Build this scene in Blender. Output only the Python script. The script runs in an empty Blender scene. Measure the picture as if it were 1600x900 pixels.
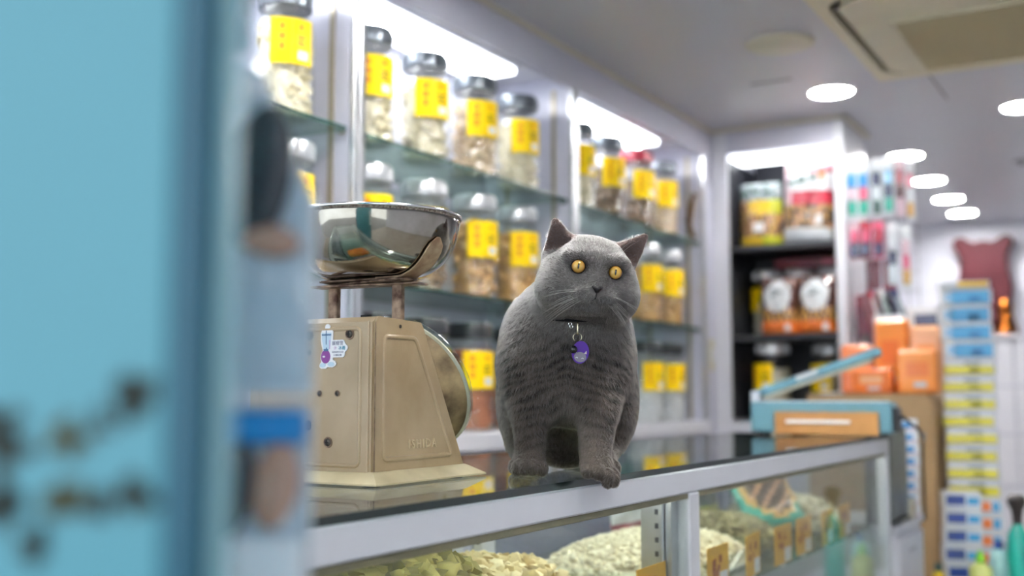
import bpy, math, random
import numpy as np
from mathutils import Vector, Matrix, noise as mnoise

random.seed(7)
rng = np.random.default_rng(7)
scene = bpy.context.scene
COL = scene.collection
PI = math.pi


def lin(h):
    h = h.lstrip('#')
    out = []
    for i in (0, 2, 4):
        c = int(h[i:i + 2], 16) / 255
        out.append(c / 12.92 if c <= 0.04045 else ((c + 0.055) / 1.055) ** 2.4)
    return (*out, 1.0)


# ------------------------------------------------------------------ camera
cam_data = bpy.data.cameras.new('camera')
cam = bpy.data.objects.new('camera', cam_data)
COL.objects.link(cam)
cam.location = (0, 0, 1.07)
cam.rotation_euler = (PI / 2 + math.atan(168 / 1740), 0, math.radians(30.4))
cam_data.sensor_width = 36
cam_data.lens = 1740 * 36 / 1600
cam_data.clip_start = 0.02
cam_data.dof.use_dof = True
cam_data.dof.focus_distance = 1.60
cam_data.dof.aperture_fstop = 2.2
scene.camera = cam

# ------------------------------------------------------------------ world: overcast street daylight through the open shop front
world = bpy.data.worlds.new('sky')
scene.world = world
world.use_nodes = True
wn = world.node_tree
bg = wn.nodes['Background']
bg.inputs['Color'].default_value = (0.86, 0.93, 1.0, 1)
bg.inputs['Strength'].default_value = 0.9

# ------------------------------------------------------------------ exposure
scene.view_settings.view_transform = 'Standard'
scene.view_settings.look = 'None'
scene.view_settings.gamma = 1
scene.view_settings.exposure = 1.7
scene.view_settings.use_curve_mapping = False
scene.cycles.max_bounces = 12
scene.cycles.transparent_max_bounces = 48
scene.cycles.use_denoising = True
scene.cycles.caustics_reflective = False
scene.cycles.caustics_refractive = False
scene.cycles.sample_clamp_indirect = 6

DOWNLIGHT = 66.0      # radiance of the ceiling downlights' diffusers
STRIP = 2.1           # radiance of the cabinet light panels


# ------------------------------------------------------------------ materials
def mat(name, col, rough=0.5, metal=0.0, nz=0.0, nscale=20.0, bump=0.0, bscale=60.0, spec=0.5, coat=0.0, col2=None, sheen=0.0):
    m = bpy.data.materials.new(name)
    m.use_nodes = True
    nt = m.node_tree
    b = nt.nodes['Principled BSDF']
    c = lin(col) if isinstance(col, str) else col
    b.inputs['Base Color'].default_value = c
    b.inputs['Roughness'].default_value = rough
    b.inputs['Metallic'].default_value = metal
    b.inputs['Specular IOR Level'].default_value = spec
    b.inputs['Coat Weight'].default_value = coat
    b.inputs['Sheen Weight'].default_value = sheen
    if nz or col2 or bump:
        tc = nt.nodes.new('ShaderNodeTexCoord')
        if nz or col2:
            n = nt.nodes.new('ShaderNodeTexNoise')
            n.inputs['Scale'].default_value = nscale
            n.inputs['Detail'].default_value = 5
            nt.links.new(tc.outputs['Object'], n.inputs['Vector'])
            r = nt.nodes.new('ShaderNodeValToRGB')
            r.color_ramp.elements[0].position = 0.35
            r.color_ramp.elements[1].position = 0.68
            c2 = lin(col2) if col2 else (*[min(1, x * (1 - nz)) for x in c[:3]], 1)
            r.color_ramp.elements[0].color = c2
            r.color_ramp.elements[1].color = c
            nt.links.new(n.outputs['Fac'], r.inputs['Fac'])
            nt.links.new(r.outputs['Color'], b.inputs['Base Color'])
        if bump:
            n2 = nt.nodes.new('ShaderNodeTexNoise')
            n2.inputs['Scale'].default_value = bscale
            n2.inputs['Detail'].default_value = 3
            nt.links.new(tc.outputs['Object'], n2.inputs['Vector'])
            bp = nt.nodes.new('ShaderNodeBump')
            bp.inputs['Strength'].default_value = bump
            bp.inputs['Distance'].default_value = 0.01
            nt.links.new(n2.outputs['Fac'], bp.inputs['Height'])
            nt.links.new(bp.outputs['Normal'], b.inputs['Normal'])
    return m


def glass(name, tint=(0.93, 0.97, 0.95), ior=1.5, rough=0.0, bump=0.0, bscale=25.0):
    m = bpy.data.materials.new(name)
    m.use_nodes = True
    nt = m.node_tree
    nt.nodes.remove(nt.nodes['Principled BSDF'])
    out = nt.nodes['Material Output']
    tr = nt.nodes.new('ShaderNodeBsdfTransparent')
    tr.inputs['Color'].default_value = (*tint, 1)
    gl = nt.nodes.new('ShaderNodeBsdfGlossy')
    gl.inputs['Roughness'].default_value = rough
    fr = nt.nodes.new('ShaderNodeFresnel')
    ge = nt.nodes.new('ShaderNodeNewGeometry')      # thin sheet: the same Fresnel on both of its sides
    mr = nt.nodes.new('ShaderNodeMapRange')
    mr.inputs['To Min'].default_value = ior
    mr.inputs['To Max'].default_value = 1 / ior
    nt.links.new(ge.outputs['Backfacing'], mr.inputs['Value'])
    nt.links.new(mr.outputs['Result'], fr.inputs['IOR'])
    mx = nt.nodes.new('ShaderNodeMixShader')
    nt.links.new(fr.outputs['Fac'], mx.inputs['Fac'])
    nt.links.new(tr.outputs['BSDF'], mx.inputs[1])
    nt.links.new(gl.outputs['BSDF'], mx.inputs[2])
    nt.links.new(mx.outputs['Shader'], out.inputs['Surface'])
    if bump:
        tc = nt.nodes.new('ShaderNodeTexCoord')
        n2 = nt.nodes.new('ShaderNodeTexNoise')
        n2.inputs['Scale'].default_value = bscale
        nt.links.new(tc.outputs['Object'], n2.inputs['Vector'])
        bp = nt.nodes.new('ShaderNodeBump')
        bp.inputs['Strength'].default_value = bump
        bp.inputs['Distance'].default_value = 0.02
        nt.links.new(n2.outputs['Fac'], bp.inputs['Height'])
        nt.links.new(bp.outputs['Normal'], gl.inputs['Normal'])
        nt.links.new(bp.outputs['Normal'], fr.inputs['Normal'])
    return m


def emis(name, col, strength):
    m = bpy.data.materials.new(name)
    m.use_nodes = True
    nt = m.node_tree
    b = nt.nodes['Principled BSDF']
    b.inputs['Base Color'].default_value = (0.8, 0.8, 0.8, 1)
    b.inputs['Emission Color'].default_value = col
    b.inputs['Emission Strength'].default_value = strength
    return m


def lumps_mat(name, cols, rough=0.6, coat=0.0):
    """one colour per loose piece"""
    m = bpy.data.materials.new(name)
    m.use_nodes = True
    nt = m.node_tree
    b = nt.nodes['Principled BSDF']
    b.inputs['Roughness'].default_value = rough
    b.inputs['Coat Weight'].default_value = coat
    b.inputs['Coat Roughness'].default_value = 0.07
    g = nt.nodes.new('ShaderNodeNewGeometry')
    r = nt.nodes.new('ShaderNodeValToRGB')
    r.color_ramp.interpolation = 'LINEAR'
    els = r.color_ramp.elements
    while len(els) < len(cols):
        els.new(0.5)
    for i, c in enumerate(cols):
        els[i].position = i / max(1, len(cols) - 1)
        els[i].color = lin(c)
    nt.links.new(g.outputs['Random Per Island'], r.inputs['Fac'])
    nt.links.new(r.outputs['Color'], b.inputs['Base Color'])
    return m


# ------------------------------------------------------------------ mesh builder
class MB:
    def __init__(self):
        self.v = []
        self.f = []
        self.mi = []
        self.cur = 0

    def add(self, vs, fs, M=None):
        o = len(self.v)
        for p in vs:
            p = Vector(p)
            self.v.append(tuple(M @ p) if M is not None else tuple(p))
        for f in fs:
            self.f.append(tuple(i + o for i in f))
            self.mi.append(self.cur)
        return self

    def box(self, c, s, bev=0.0, M=None):
        hx, hy, hz = s[0] / 2, s[1] / 2, s[2] / 2
        T = Matrix.Translation(c)
        if M is not None:
            T = M @ T
        if bev <= 0:
            vs = [(x, y, z) for x in (-hx, hx) for y in (-hy, hy) for z in (-hz, hz)]
            fs = [(0, 1, 3, 2), (4, 6, 7, 5), (0, 4, 5, 1), (2, 3, 7, 6), (0, 2, 6, 4), (1, 5, 7, 3)]
            return self.add(vs, fs, T)
        b = min(bev, hx * 0.98, hy * 0.98, hz * 0.98)
        vs, ix = [], {}
        for sx in (-1, 1):
            for sy in (-1, 1):
                for sz in (-1, 1):
                    for a in range(3):
                        ix[(sx, sy, sz, a)] = len(vs)
                        vs.append((sx * (hx - (b if a != 0 else 0)), sy * (hy - (b if a != 1 else 0)), sz * (hz - (b if a != 2 else 0))))
        fs = []
        for s_ in (-1, 1):
            q = [ix[(s_, y, z, 0)] for y, z in ((-1, -1), (1, -1), (1, 1), (-1, 1))]
            fs.append(q if s_ > 0 else q[::-1])
            q = [ix[(x, s_, z, 1)] for x, z in ((-1, -1), (-1, 1), (1, 1), (1, -1))]
            fs.append(q if s_ > 0 else q[::-1])
            q = [ix[(x, y, s_, 2)] for x, y in ((-1, -1), (1, -1), (1, 1), (-1, 1))]
            fs.append(q if s_ > 0 else q[::-1])
        def orient(q):
            cen = sum((Vector(vs[i]) for i in q), Vector()) / len(q)
            n = (Vector(vs[q[1]]) - Vector(vs[q[0]])).cross(Vector(vs[q[2]]) - Vector(vs[q[0]]))
            return q if n.dot(cen) > 0 else q[::-1]
        for s1 in (-1, 1):
            for s2 in (-1, 1):
                fs.append(orient([ix[(s1, s2, -1, 0)], ix[(s1, s2, -1, 1)], ix[(s1, s2, 1, 1)], ix[(s1, s2, 1, 0)]]))
                fs.append(orient([ix[(s1, -1, s2, 0)], ix[(s1, -1, s2, 2)], ix[(s1, 1, s2, 2)], ix[(s1, 1, s2, 0)]]))
                fs.append(orient([ix[(-1, s1, s2, 1)], ix[(-1, s1, s2, 2)], ix[(1, s1, s2, 2)], ix[(1, s1, s2, 1)]]))
                for s3 in (-1, 1):
                    fs.append(orient([ix[(s1, s2, s3, a)] for a in range(3)]))
        return self.add(vs, fs, T)

    def lathe(self, prof, seg=24, M=None, a0=0.0, a1=2 * PI, cap=True):
        full = abs(a1 - a0 - 2 * PI) < 1e-6
        n = seg if full else seg + 1
        vs, fs = [], []
        for r, z in prof:
            for i in range(n):
                a = a0 + (a1 - a0) * i / seg
                vs.append((r * math.cos(a), r * math.sin(a), z))
        for k in range(len(prof) - 1):
            for i in range(seg):
                j = (i + 1) % n
                fs.append((k * n + i, k * n + j, (k + 1) * n + j, (k + 1) * n + i))
        if cap and full:
            if prof[0][0] > 1e-5:
                fs.append(tuple(range(n - 1, -1, -1)))
            if prof[-1][0] > 1e-5:
                fs.append(tuple((len(prof) - 1) * n + i for i in range(n)))
        return self.add(vs, fs, M)

    def tube(self, pts, r, seg=8, M=None, closed=False):
        pts = [Vector(p) for p in pts]
        n = len(pts)
        rs = r if isinstance(r, (list, tuple)) else [r] * n
        vs, fs = [], []
        up = None
        for i, p in enumerate(pts):
            if closed:
                t = pts[(i + 1) % n] - pts[i - 1]
            else:
                t = pts[min(i + 1, n - 1)] - pts[max(i - 1, 0)]
            t.normalize()
            if up is None:
                up = Vector((0, 0, 1)) if abs(t.z) < 0.9 else Vector((1, 0, 0))
            a = t.cross(up).normalized()
            up = a.cross(t).normalized()
            for k in range(seg):
                w = 2 * PI * k / seg
                vs.append(p + (a * math.cos(w) + up * math.sin(w)) * rs[i])
        m = n if closed else n - 1
        for i in range(m):
            j = (i + 1) % n
            for k in range(seg):
                l = (k + 1) % seg
                fs.append((i * seg + k, i * seg + l, j * seg + l, j * seg + k))
        if not closed:
            fs.append(tuple(range(seg - 1, -1, -1)))
            fs.append(tuple((n - 1) * seg + k for k in range(seg)))
        return self.add(vs, fs, M)

    def prism(self, poly, z0, z1, M=None):
        n = len(poly)
        vs = [(x, y, z0) for x, y in poly] + [(x, y, z1) for x, y in poly]
        area = sum(poly[i][0] * poly[(i + 1) % n][1] - poly[(i + 1) % n][0] * poly[i][1] for i in range(n))
        idx = list(range(n)) if area > 0 else list(range(n - 1, -1, -1))
        fs = [tuple(reversed(idx)), tuple(i + n for i in idx)]
        for k in range(n):
            i, j = idx[k], idx[(k + 1) % n]
            fs.append((i, j, j + n, i + n))
        return self.add(vs, fs, M)

    def blob(self, c, r, seed=0, rough=0.25, M=None):
        """low-poly lump (icosahedron, jittered)"""
        t = (1 + 5 ** 0.5) / 2
        base = [(-1, t, 0), (1, t, 0), (-1, -t, 0), (1, -t, 0), (0, -1, t), (0, 1, t), (0, -1, -t), (0, 1, -t), (t, 0, -1), (t, 0, 1), (-t, 0, -1), (-t, 0, 1)]
        fs = [(0, 11, 5), (0, 5, 1), (0, 1, 7), (0, 7, 10), (0, 10, 11), (1, 5, 9), (5, 11, 4), (11, 10, 2), (10, 7, 6), (7, 1, 8), (3, 9, 4), (3, 4, 2), (3, 2, 6), (3, 6, 8), (3, 8, 9), (4, 9, 5), (2, 4, 11), (6, 2, 10), (8, 6, 7), (9, 8, 1)]
        R = Matrix.Rotation(random.uniform(0, 6.28), 3, 'X') @ Matrix.Rotation(random.uniform(0, 6.28), 3, 'Z')
        rr = r if isinstance(r, (tuple, list)) else (r, r, r)
        vs = []
        for b in base:
            p = Vector(b).normalized() * (1 + random.uniform(-rough, rough))
            p = R @ Vector((p.x * rr[0], p.y * rr[1], p.z * rr[2]))
            vs.append(p + Vector(c))
        return self.add(vs, fs, M)

    def mesh(self, name, mats, smooth=True, angle=35):
        me = bpy.data.meshes.new(name)
        me.from_pydata(self.v, [], self.f)
        if not isinstance(mats, (list, tuple)):
            mats = [mats]
        for m in mats:
            me.materials.append(m)
        me.polygons.foreach_set('material_index', self.mi)
        if smooth:
            me.polygons.foreach_set('use_smooth', [True] * len(self.f))
            me.set_sharp_from_angle(angle=math.radians(angle))
        me.update()
        return me

    def build(self, name, mats, parent=None, smooth=True, angle=35, loc=None):
        o = bpy.data.objects.new(name, self.mesh(name, mats, smooth, angle))
        COL.objects.link(o)
        if parent is not None:
            o.parent = parent
        if loc is not None:
            o.location = loc
        return o


def tag(o, label=None, cat=None, group=None, kind=None):
    if label: o['label'] = label
    if cat: o['category'] = cat
    if group: o['group'] = group
    if kind: o['kind'] = kind
    return o


def thing(name, label, cat, loc=(0, 0, 0), rz=0.0, group=None, rot=None):
    o = bpy.data.objects.new(name, None)
    o.empty_display_size = 0.05
    COL.objects.link(o)
    o.location = loc
    o.rotation_euler = rot if rot is not None else (0, 0, rz)
    return tag(o, label, cat, group)


def put(name, me, parent, loc=(0, 0, 0), rot=(0, 0, 0)):
    o = bpy.data.objects.new(name, me)
    COL.objects.link(o)
    o.parent = parent
    o.location = loc
    o.rotation_euler = rot
    return o


def B(name, c, s, m, parent=None, bev=0.0):
    return MB().box(c, s, bev).build(name, m, parent)


def struct(name, c, s, m, bev=0.0):
    return tag(B(name, c, s, m, None, bev), kind='structure')


def span(name, lo, hi, m, parent=None, bev=0.0):
    c = [(a + b) / 2 for a, b in zip(lo, hi)]
    s = [abs(b - a) for a, b in zip(lo, hi)]
    return B(name, c, s, m, parent, bev)


def sspan(name, lo, hi, m, bev=0.0):
    return tag(span(name, lo, hi, m, None, bev), kind='structure')


_bfont = None
def text_mesh(body, size, depth=0.0, res=3, spacing=1.0, bevel=0.0, offset=0.0):
    cu = bpy.data.curves.new('text', 'FONT')
    cu.body = body
    cu.size = size
    cu.extrude = depth
    cu.space_character = spacing
    cu.bevel_depth = bevel
    cu.offset = offset
    cu.bevel_resolution = 1
    cu.resolution_u = res
    cu.align_x = 'CENTER'
    cu.align_y = 'CENTER'
    o = bpy.data.objects.new('text', cu)
    COL.objects.link(o)
    dg = bpy.context.evaluated_depsgraph_get()
    me = bpy.data.meshes.new_from_object(o.evaluated_get(dg))
    bpy.data.objects.remove(o)
    return me


def copy_tree(o, parent=None):
    c = o.copy()
    COL.objects.link(c)
    if parent is not None:
        c.parent = parent
    for ch in o.children:
        copy_tree(ch, c)
    return c


def smooth_path(pts, n=6):
    """Catmull-Rom through the points"""
    P = [Vector(p) for p in pts]
    P = [P[0] * 2 - P[1]] + P + [P[-1] * 2 - P[-2]]
    out = []
    for i in range(1, len(P) - 2):
        for k in range(n):
            t = k / n
            a, b, c, d = P[i - 1], P[i], P[i + 1], P[i + 2]
            out.append(0.5 * ((2 * b) + (c - a) * t + (2 * a - 5 * b + 4 * c - d) * t * t + (3 * b - a - 3 * c + d) * t ** 3))
    out.append(P[-2])
    return out


def rrect(w, h, r, n=5, cx=0, cy=0):
    pts = []
    for sx, sy, a in ((1, 1, 0), (-1, 1, PI / 2), (-1, -1, PI), (1, -1, 1.5 * PI)):
        for k in range(n + 1):
            t = a + PI / 2 * k / n
            pts.append((cx + sx * (w / 2 - r) + r * math.cos(t), cy + sy * (h / 2 - r) + r * math.sin(t)))
    return pts

# ================================================================== the room
CZ = 2.344
M_ceil = mat('ceiling_paint', '#c3c4cd', 0.38, nz=0.04, nscale=1.5, spec=0.35)
M_wall = mat('lavender_white_wall', '#d3d4de', 0.5, nz=0.03, nscale=2)
M_lam = mat('lavender_laminate', '#c9cad8', 0.35, nz=0.03, nscale=3)
M_white = mat('white_laminate', '#dcdde4', 0.3, nz=0.03, nscale=4)
M_cream = mat('cream_trim', '#cfc9ba', 0.5)
M_floor = mat('beige_floor_tile', '#a39c92', 0.35, nz=0.12, nscale=5)
M_alu = mat('brushed_aluminium', '#c3c6ca', 0.28, metal=0.85, nz=0.08, nscale=30)
M_chrome = mat('chrome', '#e6e8ea', 0.12, metal=1.0)
M_steel = mat('polished_steel', '#b9b7b2', 0.13, metal=1.0, nz=0.15, nscale=18)
M_black = mat('black_plastic', '#15161a', 0.35)
M_dark = mat('dark_interior', '#23242a', 0.5)
M_pave = mat('street_paving', '#8f8f90', 0.8, nz=0.2, nscale=6)
M_glass = glass('clear_glass', (0.95, 0.985, 0.97))
M_shelfglass = glass('green_shelf_glass', (0.68, 0.78, 0.73))
M_topglass = glass('counter_top_glass', (0.91, 0.96, 0.945))
M_edge = mat('green_glass_edge', '#0a1d19', 0.16, spec=0.7)
M_edge2 = mat('green_shelf_edge', '#12302a', 0.4, spec=0.2)
M_em = emis('strip_light_white', (0.93, 0.97, 1.0, 1), STRIP)
M_tube = emis('strip_tube_white', (0.95, 0.98, 1.0, 1), STRIP * 8)
M_down = emis('downlight_white', (1.0, 0.99, 0.97, 1), DOWNLIGHT)

sspan('floor', (-2.3, -0.6, -0.05), (1.7, 8.85, 0), M_floor)
sspan('ceiling', (-2.3, -0.6, CZ), (1.7, 8.85, CZ + 0.08), M_ceil)
sspan('wall_left', (-2.36, -0.6, 0), (-2.26, 8.85, CZ), M_wall)
sspan('wall_right', (1.6, -0.6, 0), (1.7, 8.85, CZ), M_wall)
sspan('wall_back', (-2.3, 8.75, 0), (1.7, 8.85, CZ), M_wall)
sspan('pavement', (-4, -7, -0.07), (4, -0.6, -0.02), M_pave)
sspan('trim_1', (-1.862, 1.0, CZ - 0.016), (-1.835, 5.07, CZ), M_cream)
sspan('trim_2', (-1.85, 5.04, CZ - 0.016), (-1.205, 5.067, CZ), M_cream)
sspan('trim_3', (-1.225, 5.04, CZ - 0.016), (-1.20, 5.53, CZ), M_cream)
# joint strips of the ceiling boards
M_joint = mat('ceiling_joint', '#8d8b95', 0.6)
for i, (a, b) in enumerate((((-0.765, 4.45, CZ - 0.003), (-0.755, 5.0, CZ + 0.002)), ((-1.42, 4.35, CZ - 0.003), (-1.25, 4.37, CZ + 0.002)))):
    sspan('trim_%d' % (4 + i), a, b, M_joint)

# far built-in cupboards below the ledge
sspan('trim_6', (-2.26, 8.36, 1.46), (0.4, 8.75, 1.49), M_white, 0.004)
far = thing('wall_cupboard', 'low white built-in cupboard with square doors along the far wall', 'cupboard', (-0.9, 8.75, 0))
def spanw(name, lo, hi, m, parent, bev=0.0):
    L = parent.location
    return span(name, [a - b for a, b in zip(lo, L)], [a - b for a, b in zip(hi, L)], m, parent, bev)
spanw('body', (-2.26, 8.42, 0), (0.4, 8.75, 1.46), M_lam, far)
for x0 in (-2.22, -1.56, -0.90, -0.24):
    for z0, z1 in ((0.06, 0.44), (0.455, 0.80), (0.815, 1.13), (1.145, 1.45)):
        spanw('door', (x0, 8.395, z0), (x0 + 0.65, 8.42, z1), M_white, far, 0.004)


# ------------------------------------------------------------------ ceiling lamps
def downlight(x, y, label, lit=True, r=0.088):
    t = thing('ceiling_downlight', label, 'light', (x, y, CZ), group='round ceiling lights')
    MB().lathe([(r + 0.014, 0), (r + 0.012, -0.006), (r, -0.008), (r - 0.003, -0.003)], 32, cap=False).build('rim', M_white if lit else M_cream, t)
    MB().lathe([(0.0, -0.0045), (r - 0.001, -0.0045)], 32).build('diffuser', M_down, t)
    return t


DL = [(-1.16, 4.63, 'large lit round ceiling light beyond the cream smoke detector'),
      (-1.15, 6.10, 'lit round ceiling light above the hanging packs, nearest of the row of four'),
      (-1.165, 6.88, 'lit round ceiling light, second in the row of four above the hanging packs'),
      (-1.17, 7.60, 'lit round ceiling light, third in the row of four running to the far wall'),
      (-1.18, 8.24, 'lit round ceiling light closest to the far wall and the red board'),
      (-0.49, 5.30, 'lit round ceiling light cut by the right edge, below the air conditioner'),
      (-0.37, 6.12, 'sliver of a lit round ceiling light at the far right edge'),
      (-1.16, 1.15, 'added unseen round ceiling light over the near end of the counter'),  # lamps from here on are added out of view to light the foreground
      (-1.16, 2.55, 'added unseen round ceiling light over the middle of the counter'),
      (-1.16, 1.85, 'added unseen round ceiling light above the grey cat'),
      (-0.10, 1.15, 'added unseen round ceiling light over the aisle near the shop front'),
      (-0.10, 2.55, 'added unseen round ceiling light over the middle of the aisle')]
for x, y, lb in DL:
    downlight(x, y, lb)
M_offwhite = mat('cream_plastic', '#cdc9b4', 0.45)
t = thing('smoke_detector', 'unlit cream round smoke detector on the ceiling', 'detector', (-1.155, 3.89, CZ))
MB().lathe([(0.118, 0), (0.118, -0.008), (0.108, -0.014), (0.0, -0.017)], 36, cap=False).build('dome', M_offwhite, t)
MB().lathe([(0.125, 0), (0.124, -0.005), (0.116, -0.006)], 36, cap=False).build('rim', M_cream, t)
t = thing('ceiling_sprinkler', 'small grey sprinkler cap on the ceiling by the right edge', 'sprinkler', (-0.63, 6.55, CZ))
MB().lathe([(0.045, 0), (0.043, -0.006), (0.018, -0.012), (0.014, -0.03), (0.0, -0.031)], 20, cap=False).build('cap', mat('grey_metal', '#8e8d93', 0.4, metal=0.5), t)

# ------------------------------------------------------------------ ceiling cassette air conditioner
AX0, AX1, AY0, AY1, AZ = -0.92, 0.15, 3.30, 4.39, 2.285
M_acb = mat('aged_cream_plastic', '#d8d0b4', 0.45, nz=0.05, nscale=5)
M_acg = mat('beige_grille', '#c2b593', 0.6)
ac = thing('air_conditioner', 'square cream ceiling cassette air conditioner with beige grille', 'air conditioner', ((AX0 + AX1) / 2, (AY0 + AY1) / 2, CZ))
w, d = AX1 - AX0, AY1 - AY0
zt, zb = -0.002, AZ - CZ
def ring(mb, outer, inner, z0, z1):
    n = len(outer)
    vs = [(x, y, z0) for x, y in outer] + [(x, y, z1) for x, y in inner]
    return mb.add(vs, [(i, i + n, (i + 1) % n + n, (i + 1) % n) for i in range(n)])
mb = MB()
o1 = rrect(w, d, 0.012, 6); o2 = rrect(w - 0.02, d - 0.02, 0.012, 6); o3 = rrect(w - 0.10, d - 0.15, 0.10, 6)
ring(mb, o1, o1, zt, zb + 0.012); ring(mb, o1, o2, zb + 0.012, zb); ring(mb, o2, o3, zb, zb)
ring(mb, o3, o3, zb, zb + 0.04)
mb.build('frame', M_acb, ac)
mb = MB()
mb.prism(o3, zb + 0.039, zb + 0.045)
mb.build('air_slot', M_black, ac)
mb = MB()
mb.prism(rrect(w - 0.16, d - 0.21, 0.085, 6), zb - 0.006, zb + 0.03)
mb.build('panel', M_acb, ac)
for sx in (-1, 1):   # closed louvre flaps on the far and near sides
    MB().box((0, sx * (d / 2 - 0.09), zb + 0.012), (w - 0.34, 0.022, 0.006), 0.002).build('louvre', M_acb, ac)
gx0, gx1, gy0, gy1 = -0.30, 0.30, -0.17, 0.44
gx0 = -0.72 - ac.location.x; gx1 = -gx0; gy0 = 3.66 - ac.location.y; gy1 = 4.275 - ac.location.y
MB().box(((gx0 + gx1) / 2, (gy0 + gy1) / 2, zb - 0.005), (gx1 - gx0, gy1 - gy0, 0.004)).build('grille_backing', M_acg, ac)
sl = MB().box((0, 0, 0), ((gx1 - gx0) - 0.01, 0.007, 0.006)).mesh('slat', M_acg)
n = 30
for i in range(n):
    put('slat', sl, ac, ((gx0 + gx1) / 2, gy0 + (i + 0.5) * (gy1 - gy0) / n, zb - 0.009))
bx = MB()
bx.box((gx0, (gy0 + gy1) / 2, zb - 0.009), (0.014, gy1 - gy0, 0.01), 0.002).box((gx1, (gy0 + gy1) / 2, zb - 0.009), (0.014, gy1 - gy0, 0.01), 0.002)
bx.box(((gx0 + gx1) / 2, gy0, zb - 0.009), (gx1 - gx0, 0.014, 0.01), 0.002).box(((gx0 + gx1) / 2, gy1, zb - 0.009), (gx1 - gx0, 0.014, 0.01), 0.002)
bx.build('grille_frame', M_acb, ac)
MB().lathe([(0.012, 0), (0.012, -0.002), (0, -0.002)], 14).build('screw_cap', M_black, ac, loc=(-0.845 - ac.location.x, 3.47 - ac.location.y, zb))

# ------------------------------------------------------------------ jar wall: three built-in display cabinets
FX, BX = -1.85, -2.22
SH = (1.79, 1.385)
def wall_cabinet(y0, y1, label, strip):
    t = thing('display_cabinet', label, 'cabinet', (FX, y0, 0), group='jar cabinets along the left wall')
    spanw('back_panel', (BX - 0.03, y0, 0.95), (BX, y1, 2.25), M_lam, t)
    spanw('fascia', (FX - 0.02, y0, 2.205), (FX, y1, CZ - 0.001), M_lam, t)
    spanw('top_panel', (BX, y0, 2.25), (FX - 0.02, y1, 2.27), M_white, t)
    for ya in (y0, y1 - 0.025):
        spanw('side_panel', (BX, ya, 0.95), (FX - 0.012, ya + 0.025, 2.25), M_lam, t)
        sg = 1 if ya == y0 else -1
        yb = ya + 0.025 if sg > 0 else ya
        for x in (-1.93, -2.13):
            spanw('shelf_standard', (x, yb, 0.96), (x + 0.016, yb + sg * 0.006, 2.2), M_cream2, t)
        spanw('post', (FX - 0.012, ya, 0.955), (FX + 0.006, ya + 0.025, 2.205), M_alu, t, 0.003)
    for z in SH:
        m = MB().box(((FX + BX) / 2 - 0.005 - FX, (y1 - y0) / 2, z - 0.005), (FX - BX - 0.03, y1 - y0 - 0.052, 0.010))
        m.mi = [1 if k in (4, 5, 0, 1) else 0 for k in range(6)]
        m.mi = [1, 1, 0, 0, 0, 0]
        # faces: x-, x+ are the dark green edges
        m.build('glass_shelf', [M_shelfglass, M_edge2], t, smooth=False)
        for yy in (0.03, y1 - y0 - 0.03):
            for x in (-0.03, -0.30):
                MB().box((x, yy, z - 0.016), (0.03, 0.012, 0.010), 0.003).build('shelf_bracket', M_chrome, t)
    spanw('bottom_ledge', (BX, y0, 0.90), (FX + 0.02, y1, 0.955), M_white, t, 0.004)
    spanw('base', (BX, y0, 0), (FX, y1, 0.90), M_lam, t)
    if strip:
        lt = spanw('light_panel', (-2.14, strip[0], 2.212), (-1.955, strip[1], 2.232), M_em, t, 0.004)
        spanw('light_tube', (-2.06, strip[0] + 0.02, 2.203), (-2.035, strip[1] - 0.02, 2.2115), M_tube, t, 0.003)
        spanw('light_housing', (-2.15, strip[0] - 0.01, 2.232), (-1.945, strip[1] + 0.01, 2.25), M_white, t)
    return t
M_cream2 = mat('worn_metal_strip', '#a79f8e', 0.4, metal=0.4)
cab0 = wall_cabinet(1.05, 2.335, 'nearest white display cabinet of jars, half hidden behind the blue panel', (1.2, 2.2))
cab1 = wall_cabinet(2.335, 3.61, 'middle white display cabinet with yellow-labelled jars behind the scale', (2.42, 3.36))
cab2 = wall_cabinet(3.61, 4.95, 'white display cabinet of jars right of the cat, ending at the corner', (3.70, 4.66))
sspan('wall_1', (-2.25, 4.951, 0), (FX - 0.002, 5.50, CZ), M_lam)   # corner filler between the cabinets
sw = thing('light_switch', 'small cream switch plate on the white corner panel', 'switch', (FX + 0.002, 5.01, 1.26))
MB().box((0, 0, 0), (0.012, 0.06, 0.15), 0.004).build('plate', M_offwhite, sw)
MB().box((0.008, 0, 0), (0.006, 0.03, 0.06), 0.002).build('rocker', M_white, sw)

# ------------------------------------------------------------------ end cabinet facing down the shop
EY, EB = 5.065, 5.50
ec = thing('shelf_cabinet', 'white open cabinet with dark shelves of bags and jars past the corner', 'cabinet', (-1.54, EY, 0))
spanw('side_panel', (-1.85, EY, 0), (-1.775, EB, CZ - 0.002), M_white, ec)
spanw('side_panel', (-1.268, EY, 0), (-1.225, EB, CZ - 0.002), M_white, ec)
spanw('fascia', (-1.775, EY, 2.222), (-1.268, EY + 0.02, CZ - 0.002), M_lam, ec)
spanw('back_panel', (-1.775, EB - 0.02, 0.9), (-1.268, EB, 2.3), M_dark, ec)
for z in (1.776, 1.353):
    spanw('shelf', (-1.773, EY + 0.01, z - 0.022), (-1.270, EB - 0.02, z), M_dark, ec)
for xx in (-1.775, -1.27):
    spanw('lining', (xx, EY + 0.02, 0.96), (xx + 0.003, EB - 0.02, 2.2), M_dark, ec)
spanw('counter_ledge', (-1.773, EY - 0.01, 0.90), (-1.270, EB - 0.02, 0.945), M_white, ec, 0.003)
spanw('base', (-1.773, EY, 0), (-1.270, EB - 0.02, 0.90), M_lam, ec)
spanw('light_panel', (-1.765, EY + 0.03, 2.195), (-1.275, EY + 0.20, 2.218), M_em, ec, 0.003)

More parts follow.
